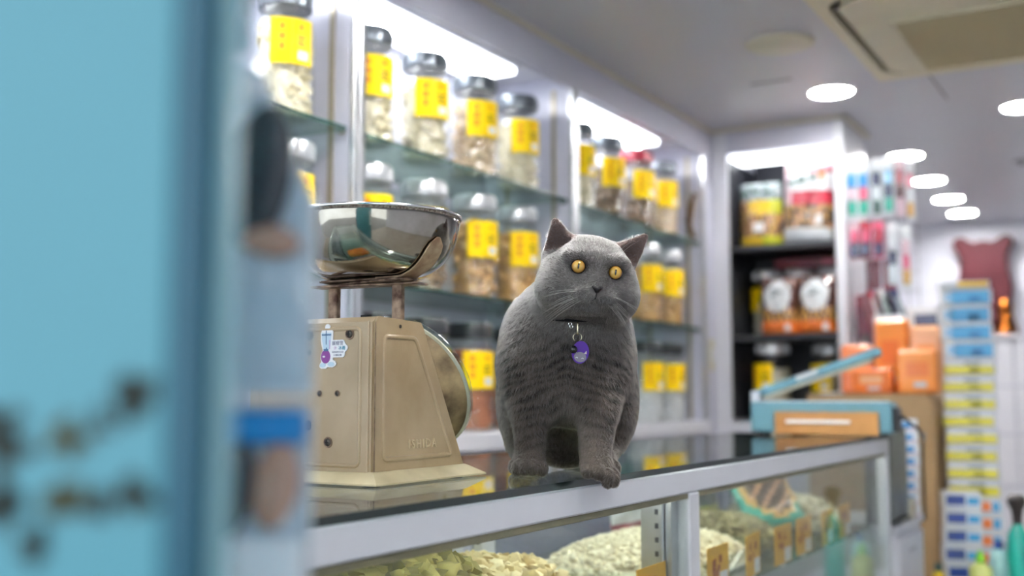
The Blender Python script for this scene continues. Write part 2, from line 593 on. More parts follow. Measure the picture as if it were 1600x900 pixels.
# ================================================================== glass display counter
X0, X1, CY0, CY1, CT = -0.735, -1.235, 0.20, 3.50, 0.95
M_band = mat('white_counter_frame', '#cfd2d8', 0.32, nz=0.05, nscale=6)
# faint pinkish drip stains on the frame below the cat's paw
nt = M_band.node_tree
_b = nt.nodes['Principled BSDF']
_tc = nt.nodes.new('ShaderNodeTexCoord')
_mp = nt.nodes.new('ShaderNodeMapping')
_mp.inputs['Location'].default_value = (0, -1.20, -0.005)
_mp.inputs['Scale'].default_value = (0, 9.0, 16.0)
_gr = nt.nodes.new('ShaderNodeTexGradient'); _gr.gradient_type = 'SPHERICAL'
_ns = nt.nodes.new('ShaderNodeTexNoise'); _ns.inputs['Scale'].default_value = 1.0
_mp2 = nt.nodes.new('ShaderNodeMapping'); _mp2.inputs['Scale'].default_value = (1, 70, 8)
_mul = nt.nodes.new('ShaderNodeMath'); _mul.operation = 'MULTIPLY'
_mul2 = nt.nodes.new('ShaderNodeMath'); _mul2.operation = 'MULTIPLY'; _mul2.inputs[1].default_value = 1.1; _mul2.use_clamp = True
_mix = nt.nodes.new('ShaderNodeMix'); _mix.data_type = 'RGBA'
nt.links.new(_tc.outputs['Object'], _mp.inputs['Vector'])
nt.links.new(_mp.outputs['Vector'], _gr.inputs['Vector'])
nt.links.new(_tc.outputs['Object'], _mp2.inputs['Vector'])
nt.links.new(_mp2.outputs['Vector'], _ns.inputs['Vector'])
nt.links.new(_gr.outputs['Fac'], _mul.inputs[0]); nt.links.new(_ns.outputs['Fac'], _mul.inputs[1])
nt.links.new(_mul.outputs[0], _mul2.inputs[0]); nt.links.new(_mul2.outputs[0], _mix.inputs['Factor'])
_src = _b.inputs['Base Color'].links[0].from_socket
nt.links.new(_src, _mix.inputs['A'])
_mix.inputs['B'].default_value = lin('#b98d84')
nt.links.new(_mix.outputs['Result'], _b.inputs['Base Color'])

M_olive = mat('dull_olive_track', '#7d7a60', 0.35, metal=0.4, nz=0.2, nscale=25)
ct = thing('display_counter', 'long white-framed glass display counter the cat and scale stand on', 'counter', (X0, CY0, 0))
L = ct.location
m = MB().box(((X1 + X0) / 2 - L.x, (CY0 + CY1) / 2 - L.y, CT - 0.005), (abs(X1 - X0) + 0.004, CY1 - CY0 + 0.004, 0.010))
m.mi = [1, 1, 1, 1, 0, 0]
# find the two faces that look up and down: they are the clear ones
m.mi = []
for f in m.f:
    zs = {round(m.v[i][2], 5) for i in f}
    m.mi.append(0 if len(zs) == 1 else 1)
m.build('top_glass', [M_topglass, M_edge], ct, smooth=False)
spanw('front_rail', (X0 - 0.022, CY0, 0.899), (X0, CY1, 0.9395), M_band, ct, 0.003)
spanw('back_rail', (X1, CY0, 0.905), (X1 + 0.022, CY1, 0.9395), M_band, ct, 0.003)
for y0, y1 in ((CY0, CY0 + 0.03), (1.872, 1.920), (CY1 - 0.035, CY1)):
    spanw('front_post', (X0 - 0.03, y0, 0.42), (X0 - 0.0005, y1, 0.899), M_band, ct, 0.003)
spanw('end_rail', (X1 + 0.02, CY1 - 0.022, 0.905), (X0 - 0.02, CY1, 0.9395), M_band, ct)
spanw('end_rail', (X1 + 0.02, CY0, 0.905), (X0 - 0.02, CY0 + 0.022, 0.9395), M_band, ct)
for y0, y1 in ((CY0 + 0.03, 1.872), (1.920, CY1 - 0.035)):
    spanw('glass_track', (X0 - 0.016, y0, 0.889), (X0 - 0.003, y1, 0.899), M_olive, ct, 0.001)
    spanw('front_pane', (X0 - 0.012, y0, 0.43), (X0 - 0.007, y1, 0.889), M_glass, ct)
    n = 2
    for k in range(3):
        yy = y0 + (y1 - y0) * k / 2
        yy = min(max(yy, y0), y1 - 0.06)
        if 1.2 < yy < 1.9 and k == 2: yy = 1.80
        spanw('back_post', (X1 + 0.005, yy, 0.43), (X1 + 0.035, yy + 0.06, 0.905), M_white, ct, 0.003)
        pf = spanw('shelf_standard', (X1 + 0.036, yy - 0.035, 0.45), (X1 + 0.042, yy - 0.005, 0.90), M_alu, ct)
        hb = MB()
        for q in range(18):
            hb.box((X1 + 0.042 - L.x, yy - 0.02 - L.y, 0.47 + q * 0.024), (0.003, 0.010, 0.010))
        tag(hb.build('slots', M_black, pf), kind='stuff')
        # children of a part keep world coordinates of the counter: the part itself sits at its origin
    spanw('back_door', (X1 + 0.006, y0 + 0.06, 0.44), (X1 + 0.012, y1 - 0.06, 0.90), glass('back_door_glass', (0.62, 0.66, 0.72)), ct)
    spanw('glass_shelf', (X1 + 0.05, y0 + 0.01, 0.677), (X0 - 0.05, y1 - 0.01, 0.685), M_shelfglass, ct)
# upright with slots just behind the middle post
up = spanw('shelf_standard', (X0 - 0.034, 1.842, 0.43), (X0 - 0.024, 1.870, 0.888), M_alu, ct)
spanw('shelf_upright', (X0 - 0.075, 1.828, 0.43), (X0 - 0.036, 1.872, 0.888), M_alu, ct)
hb = MB()
for q in range(18):
    hb.box((X0 - 0.045 - L.x, 1.8275 - L.y, 0.46 + q * 0.024), (0.006, 0.003, 0.009))
tag(hb.build('slots', M_black, up), kind='stuff')
for y in (CY1 - 0.012,):
    spanw('end_pane', (X1 + 0.03, y, 0.43), (X0 - 0.03, y + 0.006, 0.905), M_glass, ct)
# added lamp under the front rail to brighten the goods; opaque hood hides it
lh = spanw('added_lamp_hood', (X0 - 0.050, CY0 + 0.05, 0.8935), (X0 - 0.023, CY1 - 0.05, 0.8985), M_alu, ct)
for ya, yb_ in ((CY0 + 0.06, 1.82), (1.93, CY1 - 0.06)):
    spanw('added_lamp_tube', (X0 - 0.046, ya, 0.884), (X0 - 0.030, yb_, 0.8932), emis('added_lamp_white', (1.0, 0.96, 0.86, 1), 5.0), ct, 0.003)
spanw('deck', (X1, CY0, 0.40), (X0 - 0.001, CY1, 0.43), M_white, ct, 0.003)
spanw('base', (X1 + 0.005, CY0, 0), (X0 - 0.005, CY1, 0.40), M_white, ct)

# ================================================================== mechanical scale
M_sc = mat('aged_cream_enamel', '#b8a383', 0.28, nz=0.10, nscale=9, bump=0.04, bscale=90, col2='#a48e6c', coat=0.25)
M_sc2 = mat('pale_cream_base', '#d6caa4', 0.38, nz=0.06, nscale=14, col2='#b9ac88')
M_rust = mat('rusted_steel_bar', '#a48d78', 0.55, metal=0.5, nscale=60, col2='#4b3226', bump=0.15, bscale=200)
M_arm = mat('scuffed_cream_arm', '#b39c7c', 0.4, nscale=70, col2='#8d6f55')
M_dialback = mat('rust_blotched_dial_back', '#b09a70', 0.5, nscale=20, col2='#3f2a12')
M_screw = mat('dark_screw', '#4b4640', 0.4, metal=0.7, nz=0.3, nscale=200)
M_hole = mat('dark_hole', '#0d0c0c', 0.8)
M_lens = glass('thick_dial_glass', (0.88, 0.96, 0.93), 1.5, 0.02)
M_bezel = mat('dull_metal_bezel', '#c6cbbb', 0.3, metal=0.3)

SX0, SX1 = -0.225, 0.0           # left and right sides, right side faces the customer
sc = thing('kitchen_scale', 'old beige mechanical counter scale with a steel pan', 'scale', (-0.915, 1.195, CT))
# side profile in (y, z): upright back, slanted dial face
yb, yt, zt_ = 0.222, 0.113, 0.2265
prof = [(0.0, 0.012), (0.0, zt_ - 0.008), (0.008, zt_), (yt - 0.004, zt_ - 0.003), (yt, zt_ - 0.008), (yb, 0.012)]
MY = Matrix(((0, 0, 1, 0), (1, 0, 0, 0), (0, 1, 0, 0), (0, 0, 0, 1)))      # (y,z,x) -> xyz
m = MB()
m.prism(prof, SX0 + 0.004, SX1 - 0.004, MY)
m.build('housing', M_sc, sc, angle=40)
# pressed side sheets, a touch proud, with a raised bead frame
def side_sheet(x0, x1, nm):
    m = MB()
    m.prism([(0.004, 0.014), (0.004, zt_ - 0.006), (0.010, zt_ + 0.0005), (yt - 0.005, zt_ - 0.003), (yt + 0.001, zt_ - 0.010), (yb + 0.001, 0.014)], x0, x1, MY)
    return m.build(nm, M_sc, sc, angle=40)
side_sheet(SX1 - 0.004, SX1, 'side_panel')
side_sheet(SX0, SX0 + 0.004, 'side_panel')
inset = [(0.022, 0.034), (0.022, zt_ - 0.026), (yt - 0.018, zt_ - 0.026), (yb - 0.034, 0.034)]
def bead(pts, x, r, nm, mt, M_=MY):
    P = [Vector((a, b, x)) for a, b in pts]
    Q = []
    for i in range(len(P)):
        a, b, c = P[i - 1], P[i], P[(i + 1) % len(P)]
        for k in (-1, 0, 1):
            d = ((a - b).normalized() if k < 0 else (c - b).normalized())
            Q.append(b + d * 0.006 * abs(k) if k else b + ((a - b).normalized() + (c - b).normalized()) * 0.0022)
    return MB().tube(Q, r, 10, M_, closed=True).build(nm, mt, sc, angle=80)
bead(inset, SX1 - 0.0012, 0.0038, 'pressed_bead', M_sc)
bead(inset, SX0 + 0.0012, 0.0038, 'pressed_bead', M_sc)
# embossed maker's name
tm = text_mesh('ISHIDA', 0.0172, 0.0012, 3, 1.35, 0.0007, -0.00040)
tm.materials.append(mat('highlit_enamel_letters', '#c8b591', 0.3))  # letters lighter than the housing: their highlight is put into the colour
o = put('embossed_lettering', tm, sc, (SX1 + 0.0004, 0.112, 0.052), (PI / 2, 0, PI / 2))
o.scale = (1.0, 1, 1)
for p in o.data.polygons: p.use_smooth = False
# back sheet with its own bead and screws
m = MB().box(((SX0 + SX1) / 2, -0.001, 0.118), (SX1 - SX0 - 0.016, 0.003, 0.205), 0.0012)
m.build('back_panel', M_sc, sc)
MXZ = Matrix(((1, 0, 0, 0), (0, 0, 1, 0), (0, 1, 0, 0), (0, 0, 0, 1)))
bead([(SX0 + 0.022, 0.026), (SX0 + 0.022, zt_ - 0.016), (SX1 - 0.022, zt_ - 0.016), (SX1 - 0.022, 0.026)], -0.0012, 0.0034, 'pressed_bead', M_sc, MXZ)
m = MB().tube([(SX1 - 0.0005, 0.003, 0.012), (SX1 - 0.0005, 0.003, zt_ - 0.008)], 0.0006, 6)
m.build('seam', M_rust, sc)
RB = Matrix.Rotation(PI / 2, 4, 'X')
def screw(x, z, r, y=-0.0028):
    m = MB()
    m.lathe([(r, 0.0), (r * 0.92, r * 0.30), (r * 0.6, r * 0.48), (0, r * 0.52)], 16, RB)
    s_ = m.build('screw', M_screw, sc, loc=(x, y, z))
    k = MB().box((0, -r * 0.52, 0), (r * 1.1, r * 0.12, r * 0.20)).box((0, -r * 0.52, 0), (r * 0.20, r * 0.13, r * 1.1))
    k.build('cross_slot', M_hole, s_)
    w_ = MB().lathe([(r * 1.35, 0.0004), (r * 1.3, 0.0008), (r, 0.0009)], 18, RB, cap=False).build('washer', M_rust, s_)
for x, z, r in ((-0.040, 0.203, 0.0056), (-0.111, 0.203, 0.0056), (-0.111, 0.179, 0.0034), (-0.060, 0.1225, 0.0034), (-0.091, 0.1225, 0.0034), (-0.075, 0.0565, 0.0056), (-0.182, 0.203, 0.0056), (-0.150, 0.0565, 0.0056)):
    screw(x, z, r)
m = MB().prism(rrect(0.010, 0.014, 0.0049, 6, -0.110, 0.079), 0.0, 0.0006, Matrix(((1, 0, 0, 0), (0, 0, -1, -0.0026), (0, 1, 0, 0), (0, 0, 0, 1))))
m.build('keyhole', M_hole, sc)
m = MB(); m.lathe([(0.0026, 0), (0.0022, 0.0012), (0, 0.0014)], 12, Matrix.Translation((SX1, 0.058, zt_ - 0.011)) @ Matrix.Rotation(PI / 2, 4, 'Y'))
m.build('rivet', M_screw, sc)
# flared base
m = MB()
ol = lambda e, z: [(SX0 - e, -e, z), (SX1 + e, -e, z), (SX1 + e, yb + e + (0.006 if e > 0.01 else 0), z), (SX0 - e, yb + e + (0.006 if e > 0.01 else 0), z)]
lay = [ol(0.022, 0.0022), ol(0.022, 0.0045), ol(0.005, 0.0165), ol(0.001, 0.0185), ol(-0.01, 0.0185)]
vs = [p for l in lay for p in l]
fs = [(k * 4 + i, k * 4 + (i + 1) % 4, (k + 1) * 4 + (i + 1) % 4, (k + 1) * 4 + i) for k in range(len(lay) - 1) for i in range(4)]
fs += [(3, 2, 1, 0), (16, 17, 18, 19)]
m.add(vs, fs).build('base', M_sc2, sc, angle=15)
for x in (SX0 + 0.01, SX1 - 0.01):
    for y in (0.01, yb - 0.01):
        MB().lathe([(0.012, 0), (0.012, 0.003)], 14).build('foot', M_black, sc, loc=(x, y, 0))
# dial on the slanted face
sl_dir = Vector((0, yb - yt, -(zt_ - 0.020))).normalized()
nrm = Vector((0, -sl_dir.z, sl_dir.y)).normalized()
cen = Vector(((SX0 + SX1) / 2, 0.174, 0.107)) + nrm * 0.020
DS = 0.985
Zq = nrm; Xq = Vector((1, 0, 0)); Yq = Zq.cross(Xq)
MD = Matrix(((Xq.x, Yq.x, Zq.x, cen.x), (Xq.y, Yq.y, Zq.y, cen.y), (Xq.z, Yq.z, Zq.z, cen.z), (0, 0, 0, 1)))
MD = MD @ Matrix.Diagonal((DS, DS, 1, 1))
dial = MB().lathe([(0.060, -0.022), (0.086, -0.002), (0.098, 0.018), (0.111, 0.036), (0.1125, 0.040)], 64, MD, cap=False).build('dial_case', M_dialback, sc)
MB().lathe([(0.1125, 0.0385), (0.1165, 0.0400), (0.1165, 0.0425), (0.1135, 0.0435), (0.109, 0.042)], 64, MD, cap=False).build('bezel', M_bezel, dial)
MB().lathe([(0.1155, 0.0425), (0.1165, 0.0500), (0.113, 0.056), (0.100, 0.061), (0.07, 0.066), (0.0, 0.070)], 64, MD, cap=False).build('dial_glass', M_lens, dial)
face = MB().lathe([(0.0, 0.0395), (0.111, 0.0395)], 48, MD).build('dial_face', M_white, dial)
MB().box((0, 0.035, 0.042), (0.004, 0.10, 0.001), 0, MD).build('pointer', M_black, dial)
# posts, cross straps and arms that carry the pan
PX, PY = -0.0895, 0.095
for dx in (-0.0585, 0.0585):
    MB().box((PX + dx, PY, 0.252), (0.0165, 0.011, 0.066), 0.0015).build('post', M_rust, sc)
MB().lathe([(0.011, 0), (0.011, 0.004), (0.008, 0.006), (0.008, 0.011), (0, 0.012)], 8).build('zero_knob', M_hole, sc, loc=(PX + 0.001, PY, zt_ - 0.001))
for k, (a, zz) in enumerate(((8, 0.2795), (-14, 0.2835), (3, 0.2872))):
    M_ = Matrix.Translation((PX + 0.004, PY, zz)) @ Matrix.Rotation(math.radians(a), 4, 'Z')
    MB().box((0, 0, 0), (0.178 - 0.012 * k, 0.032, 0.0032), 0.0008, M_).build('strap', M_rust, sc)
PC = Vector((PX + 0.012, PY, 0.2905))       # under-side centre of the pan
def bowl(t):   # profile of the pan: radius, height for t in 0..1
    ang = t * PI / 2
    return (0.062 + 0.0655 * math.sin(ang) ** 1.0 if t > 0 else 0.062, 0.086 * (1 - math.cos(ang)) ** 0.95)
def arm(ang):
    ca, sa = math.cos(ang), math.sin(ang)
    m = MB()
    n = 12
    vs = []
    for k in range(n + 1):
        u = k / n
        if u < 0.30:
            r, z = 0.02 + (u / 0.30) * 0.045, 0.0
        else:
            r, z = bowl((u - 0.30) / 0.70 * 0.72)
        w_ = 0.0165 if u < 0.80 else 0.0165 * math.sqrt(max(0.02, 1 - ((u - 0.80) / 0.20) ** 2))
        for off, hh in ((-0.0012, 0), (-0.0038, 0)):
            rr = r - off * (0 if u < 0.3 else 1); zz = z + off * (1 if u < 0.4 else 0.3)
            for s_ in (-1, 1):
                vs.append((PC.x + ca * rr - sa * w_ * s_, PC.y + sa * rr + ca * w_ * s_, PC.z + zz))
    fs = []
    for k in range(n):
        a = k * 4; b = a + 4
        fs += [(a, a + 1, b + 1, b), (a + 2, b + 2, b + 3, a + 3), (a, b, b + 2, a + 2), (a + 1, a + 3, b + 3, b + 1)]
    fs += [(0, 2, 3, 1), (n * 4, n * 4 + 1, n * 4 + 3, n * 4 + 2)]
    m.add(vs, fs)
    return m.build('pan_arm', M_arm, sc, angle=50)
for a in (-5, 175, 85):
    arm(math.radians(a))
# steel pan
t = thing('scale_pan', 'round polished steel pan resting on top of the beige scale', 'pan', tuple(Vector(sc.location) + PC))
pr = [(0.0, 0.0), (0.04, 0.0003)] + [bowl(k / 16) for k in range(0, 17)]
inner = [(max(0, r - 0.0022), z + 0.0015) for r, z in reversed(pr)]
lip = [(pr[-1][0] + 0.0022, pr[-1][1] + 0.0005), (pr[-1][0] + 0.0026, pr[-1][1] + 0.0026), (pr[-1][0] + 0.0010, pr[-1][1] + 0.0042), (pr[-1][0] - 0.0012, pr[-1][1] + 0.003)]
m = MB().lathe(pr + inner, 96, cap=False)
m.build('bowl', mat('tarnished_polished_steel', '#a8a59c', 0.10, metal=1.0, nscale=24, col2='#8f8a7e', bump=0.012, bscale=30), t, angle=60)
rim = MB().lathe([pr[-1]] + lip, 96, cap=False).build('rolled_rim', M_chrome, t, angle=80)
MB().lathe([(pr[-1][0] + 0.0003, pr[-1][1] - 0.0032), (pr[-1][0] + 0.0009, pr[-1][1] + 0.0003)], 96, cap=False).build('rust_line', mat('rust_line', '#3d2418', 0.7, nscale=300, col2='#8c8678'), rim)

# ================================================================== jars
M_jar = glass('jar_plastic', (0.97, 0.98, 0.97), 1.8, 0.05, bump=0.7, bscale=40)
M_yel = mat('yellow_label', '#ffd800', 0.55, spec=0.2)
M_paper = mat('white_paper', '#e9eaec', 0.6)
M_ink = mat('dark_ink', '#8a7010', 0.6)
M_redink = mat('red_ink', '#e08a10', 0.6)
M_lid = {'grey': mat('grey_lid', '#565c63', 0.3, metal=0.6), 'silver': mat('silver_lid', '#cfd2d5', 0.3, metal=0.55), 'black': mat('black_lid', '#25282c', 0.3), 'red': mat('red_lid', '#8d2233', 0.35)}
JR, JH = 0.083, 0.305
jar_me = MB().lathe([(0.0, 0.003), (JR - 0.008, 0.0), (JR, 0.008), (JR - 0.001, 0.05), (JR, 0.10), (JR - 0.001, 0.16), (JR, 0.235), (JR - 0.0015, 0.250), (JR - 0.006, 0.262), (JR - 0.013, 0.270), (JR - 0.020, 0.274), (JR - 0.021, 0.279), (JR - 0.016, 0.284), (JR - 0.016, JH)], 32, cap=False).mesh('jar', M_jar)
def lid_mesh(m):
    b = MB()
    r = JR - 0.010
    b.lathe([(0, JH - 0.004), (r, JH - 0.004), (r + 0.001, JH + 0.002), (r + 0.001, JH + 0.036), (r - 0.004, JH + 0.046), (r - 0.014, JH + 0.047), (r - 0.016, JH + 0.044), (0, JH + 0.044)], 32, cap=False)
    for k in range(24):
        a = 2 * PI * k / 24
        b.box(((r + 0.001) * math.cos(a), (r + 0.001) * math.sin(a), JH + 0.019), (0.004, 0.005, 0.032), 0.001, Matrix.Rotation(0, 4, 'Z')) if k % 2 == 0 else None
    return b.mesh('lid', m)
lid_me = {k: lid_mesh(v) for k, v in M_lid.items()}

def label_mesh():
    b = MB()
    def patch(a0, a1, z0, z1, r, n=10):
        vs, fs = [], []
        for i in range(n + 1):
            a = a0 + (a1 - a0) * i / n
            for rr in (r, r + 0.0006):
                for z in (z0, z1):
                    vs.append((rr * math.cos(a), rr * math.sin(a), z))
        for i in range(n):
            p, q = i * 4, i * 4 + 4
            fs += [(p + 2, q + 2, q + 3, p + 3), (p, p + 1, q + 1, q), (p, q, q + 2, p + 2), (p + 1, p + 3, q + 3, q + 1)]
        fs += [(0, 2, 3, 1), (n * 4, n * 4 + 1, n * 4 + 3, n * 4 + 2)]
        b.add(vs, fs)
    D = math.radians
    patch(D(-41), D(-1), 0.136, 0.258, JR + 0.0006)
    patch(D(-0.4), D(41), 0.136, 0.258, JR + 0.0010)
    return b, patch
b, patch = label_mesh()
label_me = b.mesh('label', M_yel, smooth=False)
b, patch = label_mesh(); b.v, b.f, b.mi = [], [], []
patch(math.radians(10), math.radians(31), 0.148, 0.172, JR + 0.0018, 5)
sticker_me = b.mesh('price_sticker', M_paper, smooth=False)
b, patch = label_mesh(); b.v, b.f, b.mi = [], [], []
D_ = math.radians
for z0, z1, a0, a1, c in ((0.225, 0.243, -24, -14, 1), (0.198, 0.216, -25, -13, 1), (0.171, 0.190, -24, -14, 1), (0.205, 0.211, 8, 28, 0), (0.192, 0.197, 6, 24, 0), (0.183, 0.187, 10, 29, 0), (0.186, 0.214, 14, 17, 0), (0.228, 0.242, 12, 20, 1)):
    b.cur = c
    patch(D_(a0), D_(a1), z0, z1, JR + 0.0018, 3)
letter_me = b.mesh('lettering', [M_ink, M_redink], smooth=False)

def contents(name, cols, h, r=0.013, n=170, flat=1.0, rough=0.25):
    b = MB()
    R = JR - 0.006
    b.lathe([(R - r * 1.1, 0.006), (R - r * 1.1, h - r), (0, h - r * 0.5)], 18)
    for k in range(n):
        if k < n * 0.78:
            a = random.uniform(0, 2 * PI); z = random.uniform(r + 0.002, h - r * 0.6); rr = R - r * 0.95
        else:
            a = random.uniform(0, 2 * PI); z = h - r * 0.6; rr = (R - r) * math.sqrt(random.random())
        q = r * random.uniform(0.75, 1.2)
        b.blob((rr * math.cos(a), rr * math.sin(a), z), (q, q * random.uniform(0.6, 1), q * flat), rough=rough)
    return b.mesh('contents', lumps_mat(name, cols, 0.5, 0.9 if 'cream' in name or 'pale' in name or 'tan' in name else 0.4))
CON = {
    'cream': contents('cream_nuts', ['#b9a97a', '#e2d8b4', '#cfc093', '#e4dab8'], 0.262, 0.012, 190),
    'pale': contents('pale_slices', ['#cfc49c', '#e9e2c6', '#d9ccaa', '#b8a878'], 0.258, 0.018, 150, 0.6),
    'tan': contents('tan_nuts', ['#b08a5c', '#d9bd90', '#e6d3b0', '#9a744a'], 0.265, 0.013, 200),
    'walnut': contents('walnut_halves', ['#8a6232', '#c0924f', '#dcb878', '#a87a3e', '#e4c68c'], 0.262, 0.017, 140, rough=0.35),
    'cashew': contents('golden_nuts', ['#b98a45', '#dcb270', '#c99c55', '#9c7032'], 0.255, 0.015, 160),
    'rust': contents('reddish_brown_pieces', ['#6e3a26', '#9c5c3c', '#b97a52', '#7f4a30'], 0.265, 0.009, 260),
    'brown': contents('dark_brown_pieces', ['#4a3828', '#7b5f40', '#a08258', '#5a4630'], 0.225, 0.016, 140),
    'white': contents('white_pieces', ['#c9ccd0', '#e4e6e8', '#d4d6d8'], 0.150, 0.016, 130),
    'ivory': contents('ivory_powder', ['#cbc5b0', '#dad5c2', '#c3bca4'], 0.235, 0.010, 220),
}
def jar(x, y, z, con, lid, label, group, face=-33, scale=1.0, lab=True):
    t = thing('glass_jar', label, 'jar', (x, y, z), math.radians(face), group)
    t.scale = (scale,) * 3
    put('jar_body', jar_me, t)
    tag(put('contents', CON[con], t), kind='stuff')
    put('lid', lid_me[lid], t)
    if lab:
        l = put('label', label_me, t)
        put('price_sticker', sticker_me, l)
        tag(put('lettering', letter_me, l), kind='stuff')
    return t
JX = -1.985
S1, S2, S3 = 1.7905, 1.3855, 0.9555
G = 'yellow-labelled glass jars in the wall cabinets'
JARS = [
    (2.185, S1, 'cream', 'grey', 'jar of pale nuts at top left beside the hanging packs'),
    (2.205, S2, 'tan', 'silver', 'jar half hidden at left, its yellow label showing above the steel pan'),
    (2.545, S1, 'cream', 'grey', 'grey-lidded jar of cream nuts, leftmost on the top shelf behind the scale'),
    (2.835, S1, 'pale', 'grey', 'grey-lidded jar of pale slices, second on the top shelf behind the scale'),
    (3.130, S1, 'tan', 'grey', 'grey-lidded jar of light tan nuts, third on the top shelf behind the scale'),
    (3.420, S1, 'pale', 'grey', 'grey-lidded jar of whitish slices, rightmost on the top shelf behind the scale'),
    (2.550, S2, 'brown', 'silver', 'silver-lidded jar just above the steel pan at its left half'),
    (2.835, S2, 'brown', 'silver', 'silver-lidded jar whose label peeks over the right rim of the steel pan'),
    (3.135, S2, 'walnut', 'silver', 'silver-lidded jar of walnut halves right beside the steel pan'),
    (3.415, S2, 'cashew', 'silver', 'silver-lidded jar of golden nuts touching the cat ear outline'),
    (2.590, S3, 'brown', 'black', 'black-lidded jar on the lowest shelf, hidden behind the scale top'),
    (2.850, S3, 'cashew', 'black', 'black-lidded jar on the lowest shelf peeking above the scale dial'),
    (3.110, S3, 'rust', 'black', 'jar of reddish brown pieces between the scale dial and the cat'),
    (3.400, S3, 'rust', 'black', 'jar on the lowest shelf mostly hidden by the cat shoulder'),
    (3.880, S1, 'cream', 'grey', 'jar cut by the cabinet post, leftmost on the top shelf right of the cat'),
    (4.160, S1, 'brown', 'grey', 'grey-lidded jar of brown pieces, second on the top shelf above the cat head'),
    (4.470, S1, 'brown', 'red', 'jar with a dark red lid on the top shelf above the cat ear'),
    (4.740, S1, 'tan', 'grey', 'jar on the top shelf next to the leaning dried branch'),
    (4.545, S2, 'cashew', 'silver', 'jar just right of the cat head, nearer the cat'),
    (4.800, S2, 'cashew', 'silver', 'silver-lidded jar right of the cat head, nearest the corner'),
    (4.545, S3, 'white', 'black', 'jar of white pieces just right of the cat shoulder'),
    (4.800, S3, 'white', 'black', 'jar of white pieces on the lowest shelf nearest the corner'),
]
for y, z, c, l, lb in JARS:
    jar(JX, y, z, c, l, lb, G)

# small things between the jars
t = thing('plastic_bottle', 'white bottle with a purple band between the scale posts', 'bottle', (-1.96, 2.455, S3))
MB().lathe([(0.0, 0.0), (0.028, 0.0), (0.030, 0.006), (0.030, 0.27), (0.024, 0.30), (0.012, 0.315), (0.012, 0.325)], 20, cap=False).build('bottle', M_paper, t)
MB().lathe([(0.0305, 0.08), (0.0305, 0.22)], 20, cap=False).build('label', mat('lilac_label', '#a48fc4', 0.5), t)
MB().lathe([(0.014, 0.322), (0.014, 0.345), (0, 0.347)], 16, cap=False).build('cap', M_white, t)
t = thing('dried_branch', 'brown forked dried branch leaning in the corner of the top shelf', 'branch', (-1.90, 4.865, S1))
M_bark = mat('brown_bark', '#6b5233', 0.7, nz=0.4, nscale=60, bump=0.3, bscale=120)
MB().tube(smooth_path([(0.02, 0.035, 0.016), (0.01, 0.01, 0.05), (0.01, -0.005, 0.10), (0.03, -0.022, 0.17), (0.05, -0.03, 0.215)]), [0.012] * 12 + [0.016] * 6 + [0.012] * 7, 8).build('stem', M_bark, t)
MB().tube(smooth_path([(0.0, 0.0, 0.05), (0.0, 0.015, 0.07), (-0.02, 0.03, 0.10)]), 0.009, 8).build('twig', M_bark, t)


# ================================================================== bags in the end cabinet
def pillow(w, h, d, zone, mats, nx=14, nz=18, crimp=0.03):
    """flat-bottomed filled bag, zone(u,v) picks the printed colour of each face"""
    b = MB()
    def th(u, v):
        e = (1 - abs(2 * u - 1) ** 3) ** 0.6
        g = min(1, (1 - v) / 0.35 + 0.06) * (0.55 + 0.45 * min(1, v / 0.12))
        return d / 2 * e * g
    for side in (-1, 1):
        vs, fs, zi = [], [], []
        for j in range(nz + 1):
            for i in range(nx + 1):
                u, v = i / nx, j / nz
                wr = 0.003 * math.sin(17 * u + 9 * v) + 0.003 * math.sin(23 * v - 7 * u)
                y = side * max(0.0006, th(u, v) + (wr if 0.08 < v < 0.94 and 0.05 < u < 0.95 else 0))
                vs.append(((u - 0.5) * w, y, v * h))
        for j in range(nz):
            for i in range(nx):
                q = (j * (nx + 1) + i, j * (nx + 1) + i + 1, (j + 1) * (nx + 1) + i + 1, (j + 1) * (nx + 1) + i)
                b.cur = zone((i + 0.5) / nx, (j + 0.5) / nz)
                b.add([], []) if False else None
                fs.append(q if side < 0 else q[::-1]); zi.append(b.cur)
        o = len(b.v)
        b.v += vs
        for f, z in zip(fs, zi):
            b.f.append(tuple(k + o for k in f)); b.mi.append(z)
    # weld the two sheets round the rim
    n = (nx + 1) * (nz + 1)
    rim = [i for i in range(nx + 1)] + [j * (nx + 1) + nx for j in range(1, nz + 1)] + [nz * (nx + 1) + i for i in range(nx - 1, -1, -1)] + [j * (nx + 1) for j in range(nz - 1, 0, -1)]
    for k in range(len(rim)):
        a, c = rim[k], rim[(k + 1) % len(rim)]
        b.f.append((a, a + n, c + n, c)); b.mi.append(0)
    return b.mesh('bag', mats, angle=80)

def pm(name, c, rough=0.28):
    return mat(name, c, rough, coat=0.4)
P_ = {k: pm('print_' + n, c) for k, n, c in (('pink', 'pale_pink', '#d3b5bf'), ('white', 'white', '#d5dadd'), ('red', 'dark_red', '#8e1f30'), ('brown', 'brown', '#4d3d2e'), ('tan', 'tan', '#b58d55'), ('peach', 'peach', '#c99670'), ('yellow', 'yellow', '#d9b42a'), ('lime', 'lime', '#b9bd2a'), ('grey', 'blue_grey', '#8f999c'), ('green', 'dark_green', '#35564e'), ('orange', 'orange_red', '#ea7a2e'), ('choc', 'chocolate', '#43231c'), ('gold', 'gold', '#c99a4c'), ('navy', 'navy', '#232b4d'), ('blue', 'blue', '#2f86c4'), ('sky', 'sky_blue', '#86bde0'), ('teal', 'teal_green', '#2b9c86'), ('crimson', 'crimson', '#6e1f33'), ('rose', 'rose', '#c2536e'), ('bright', 'bright_orange', '#f5963c'), ('lorange', 'light_orange', '#f4b98a'))}
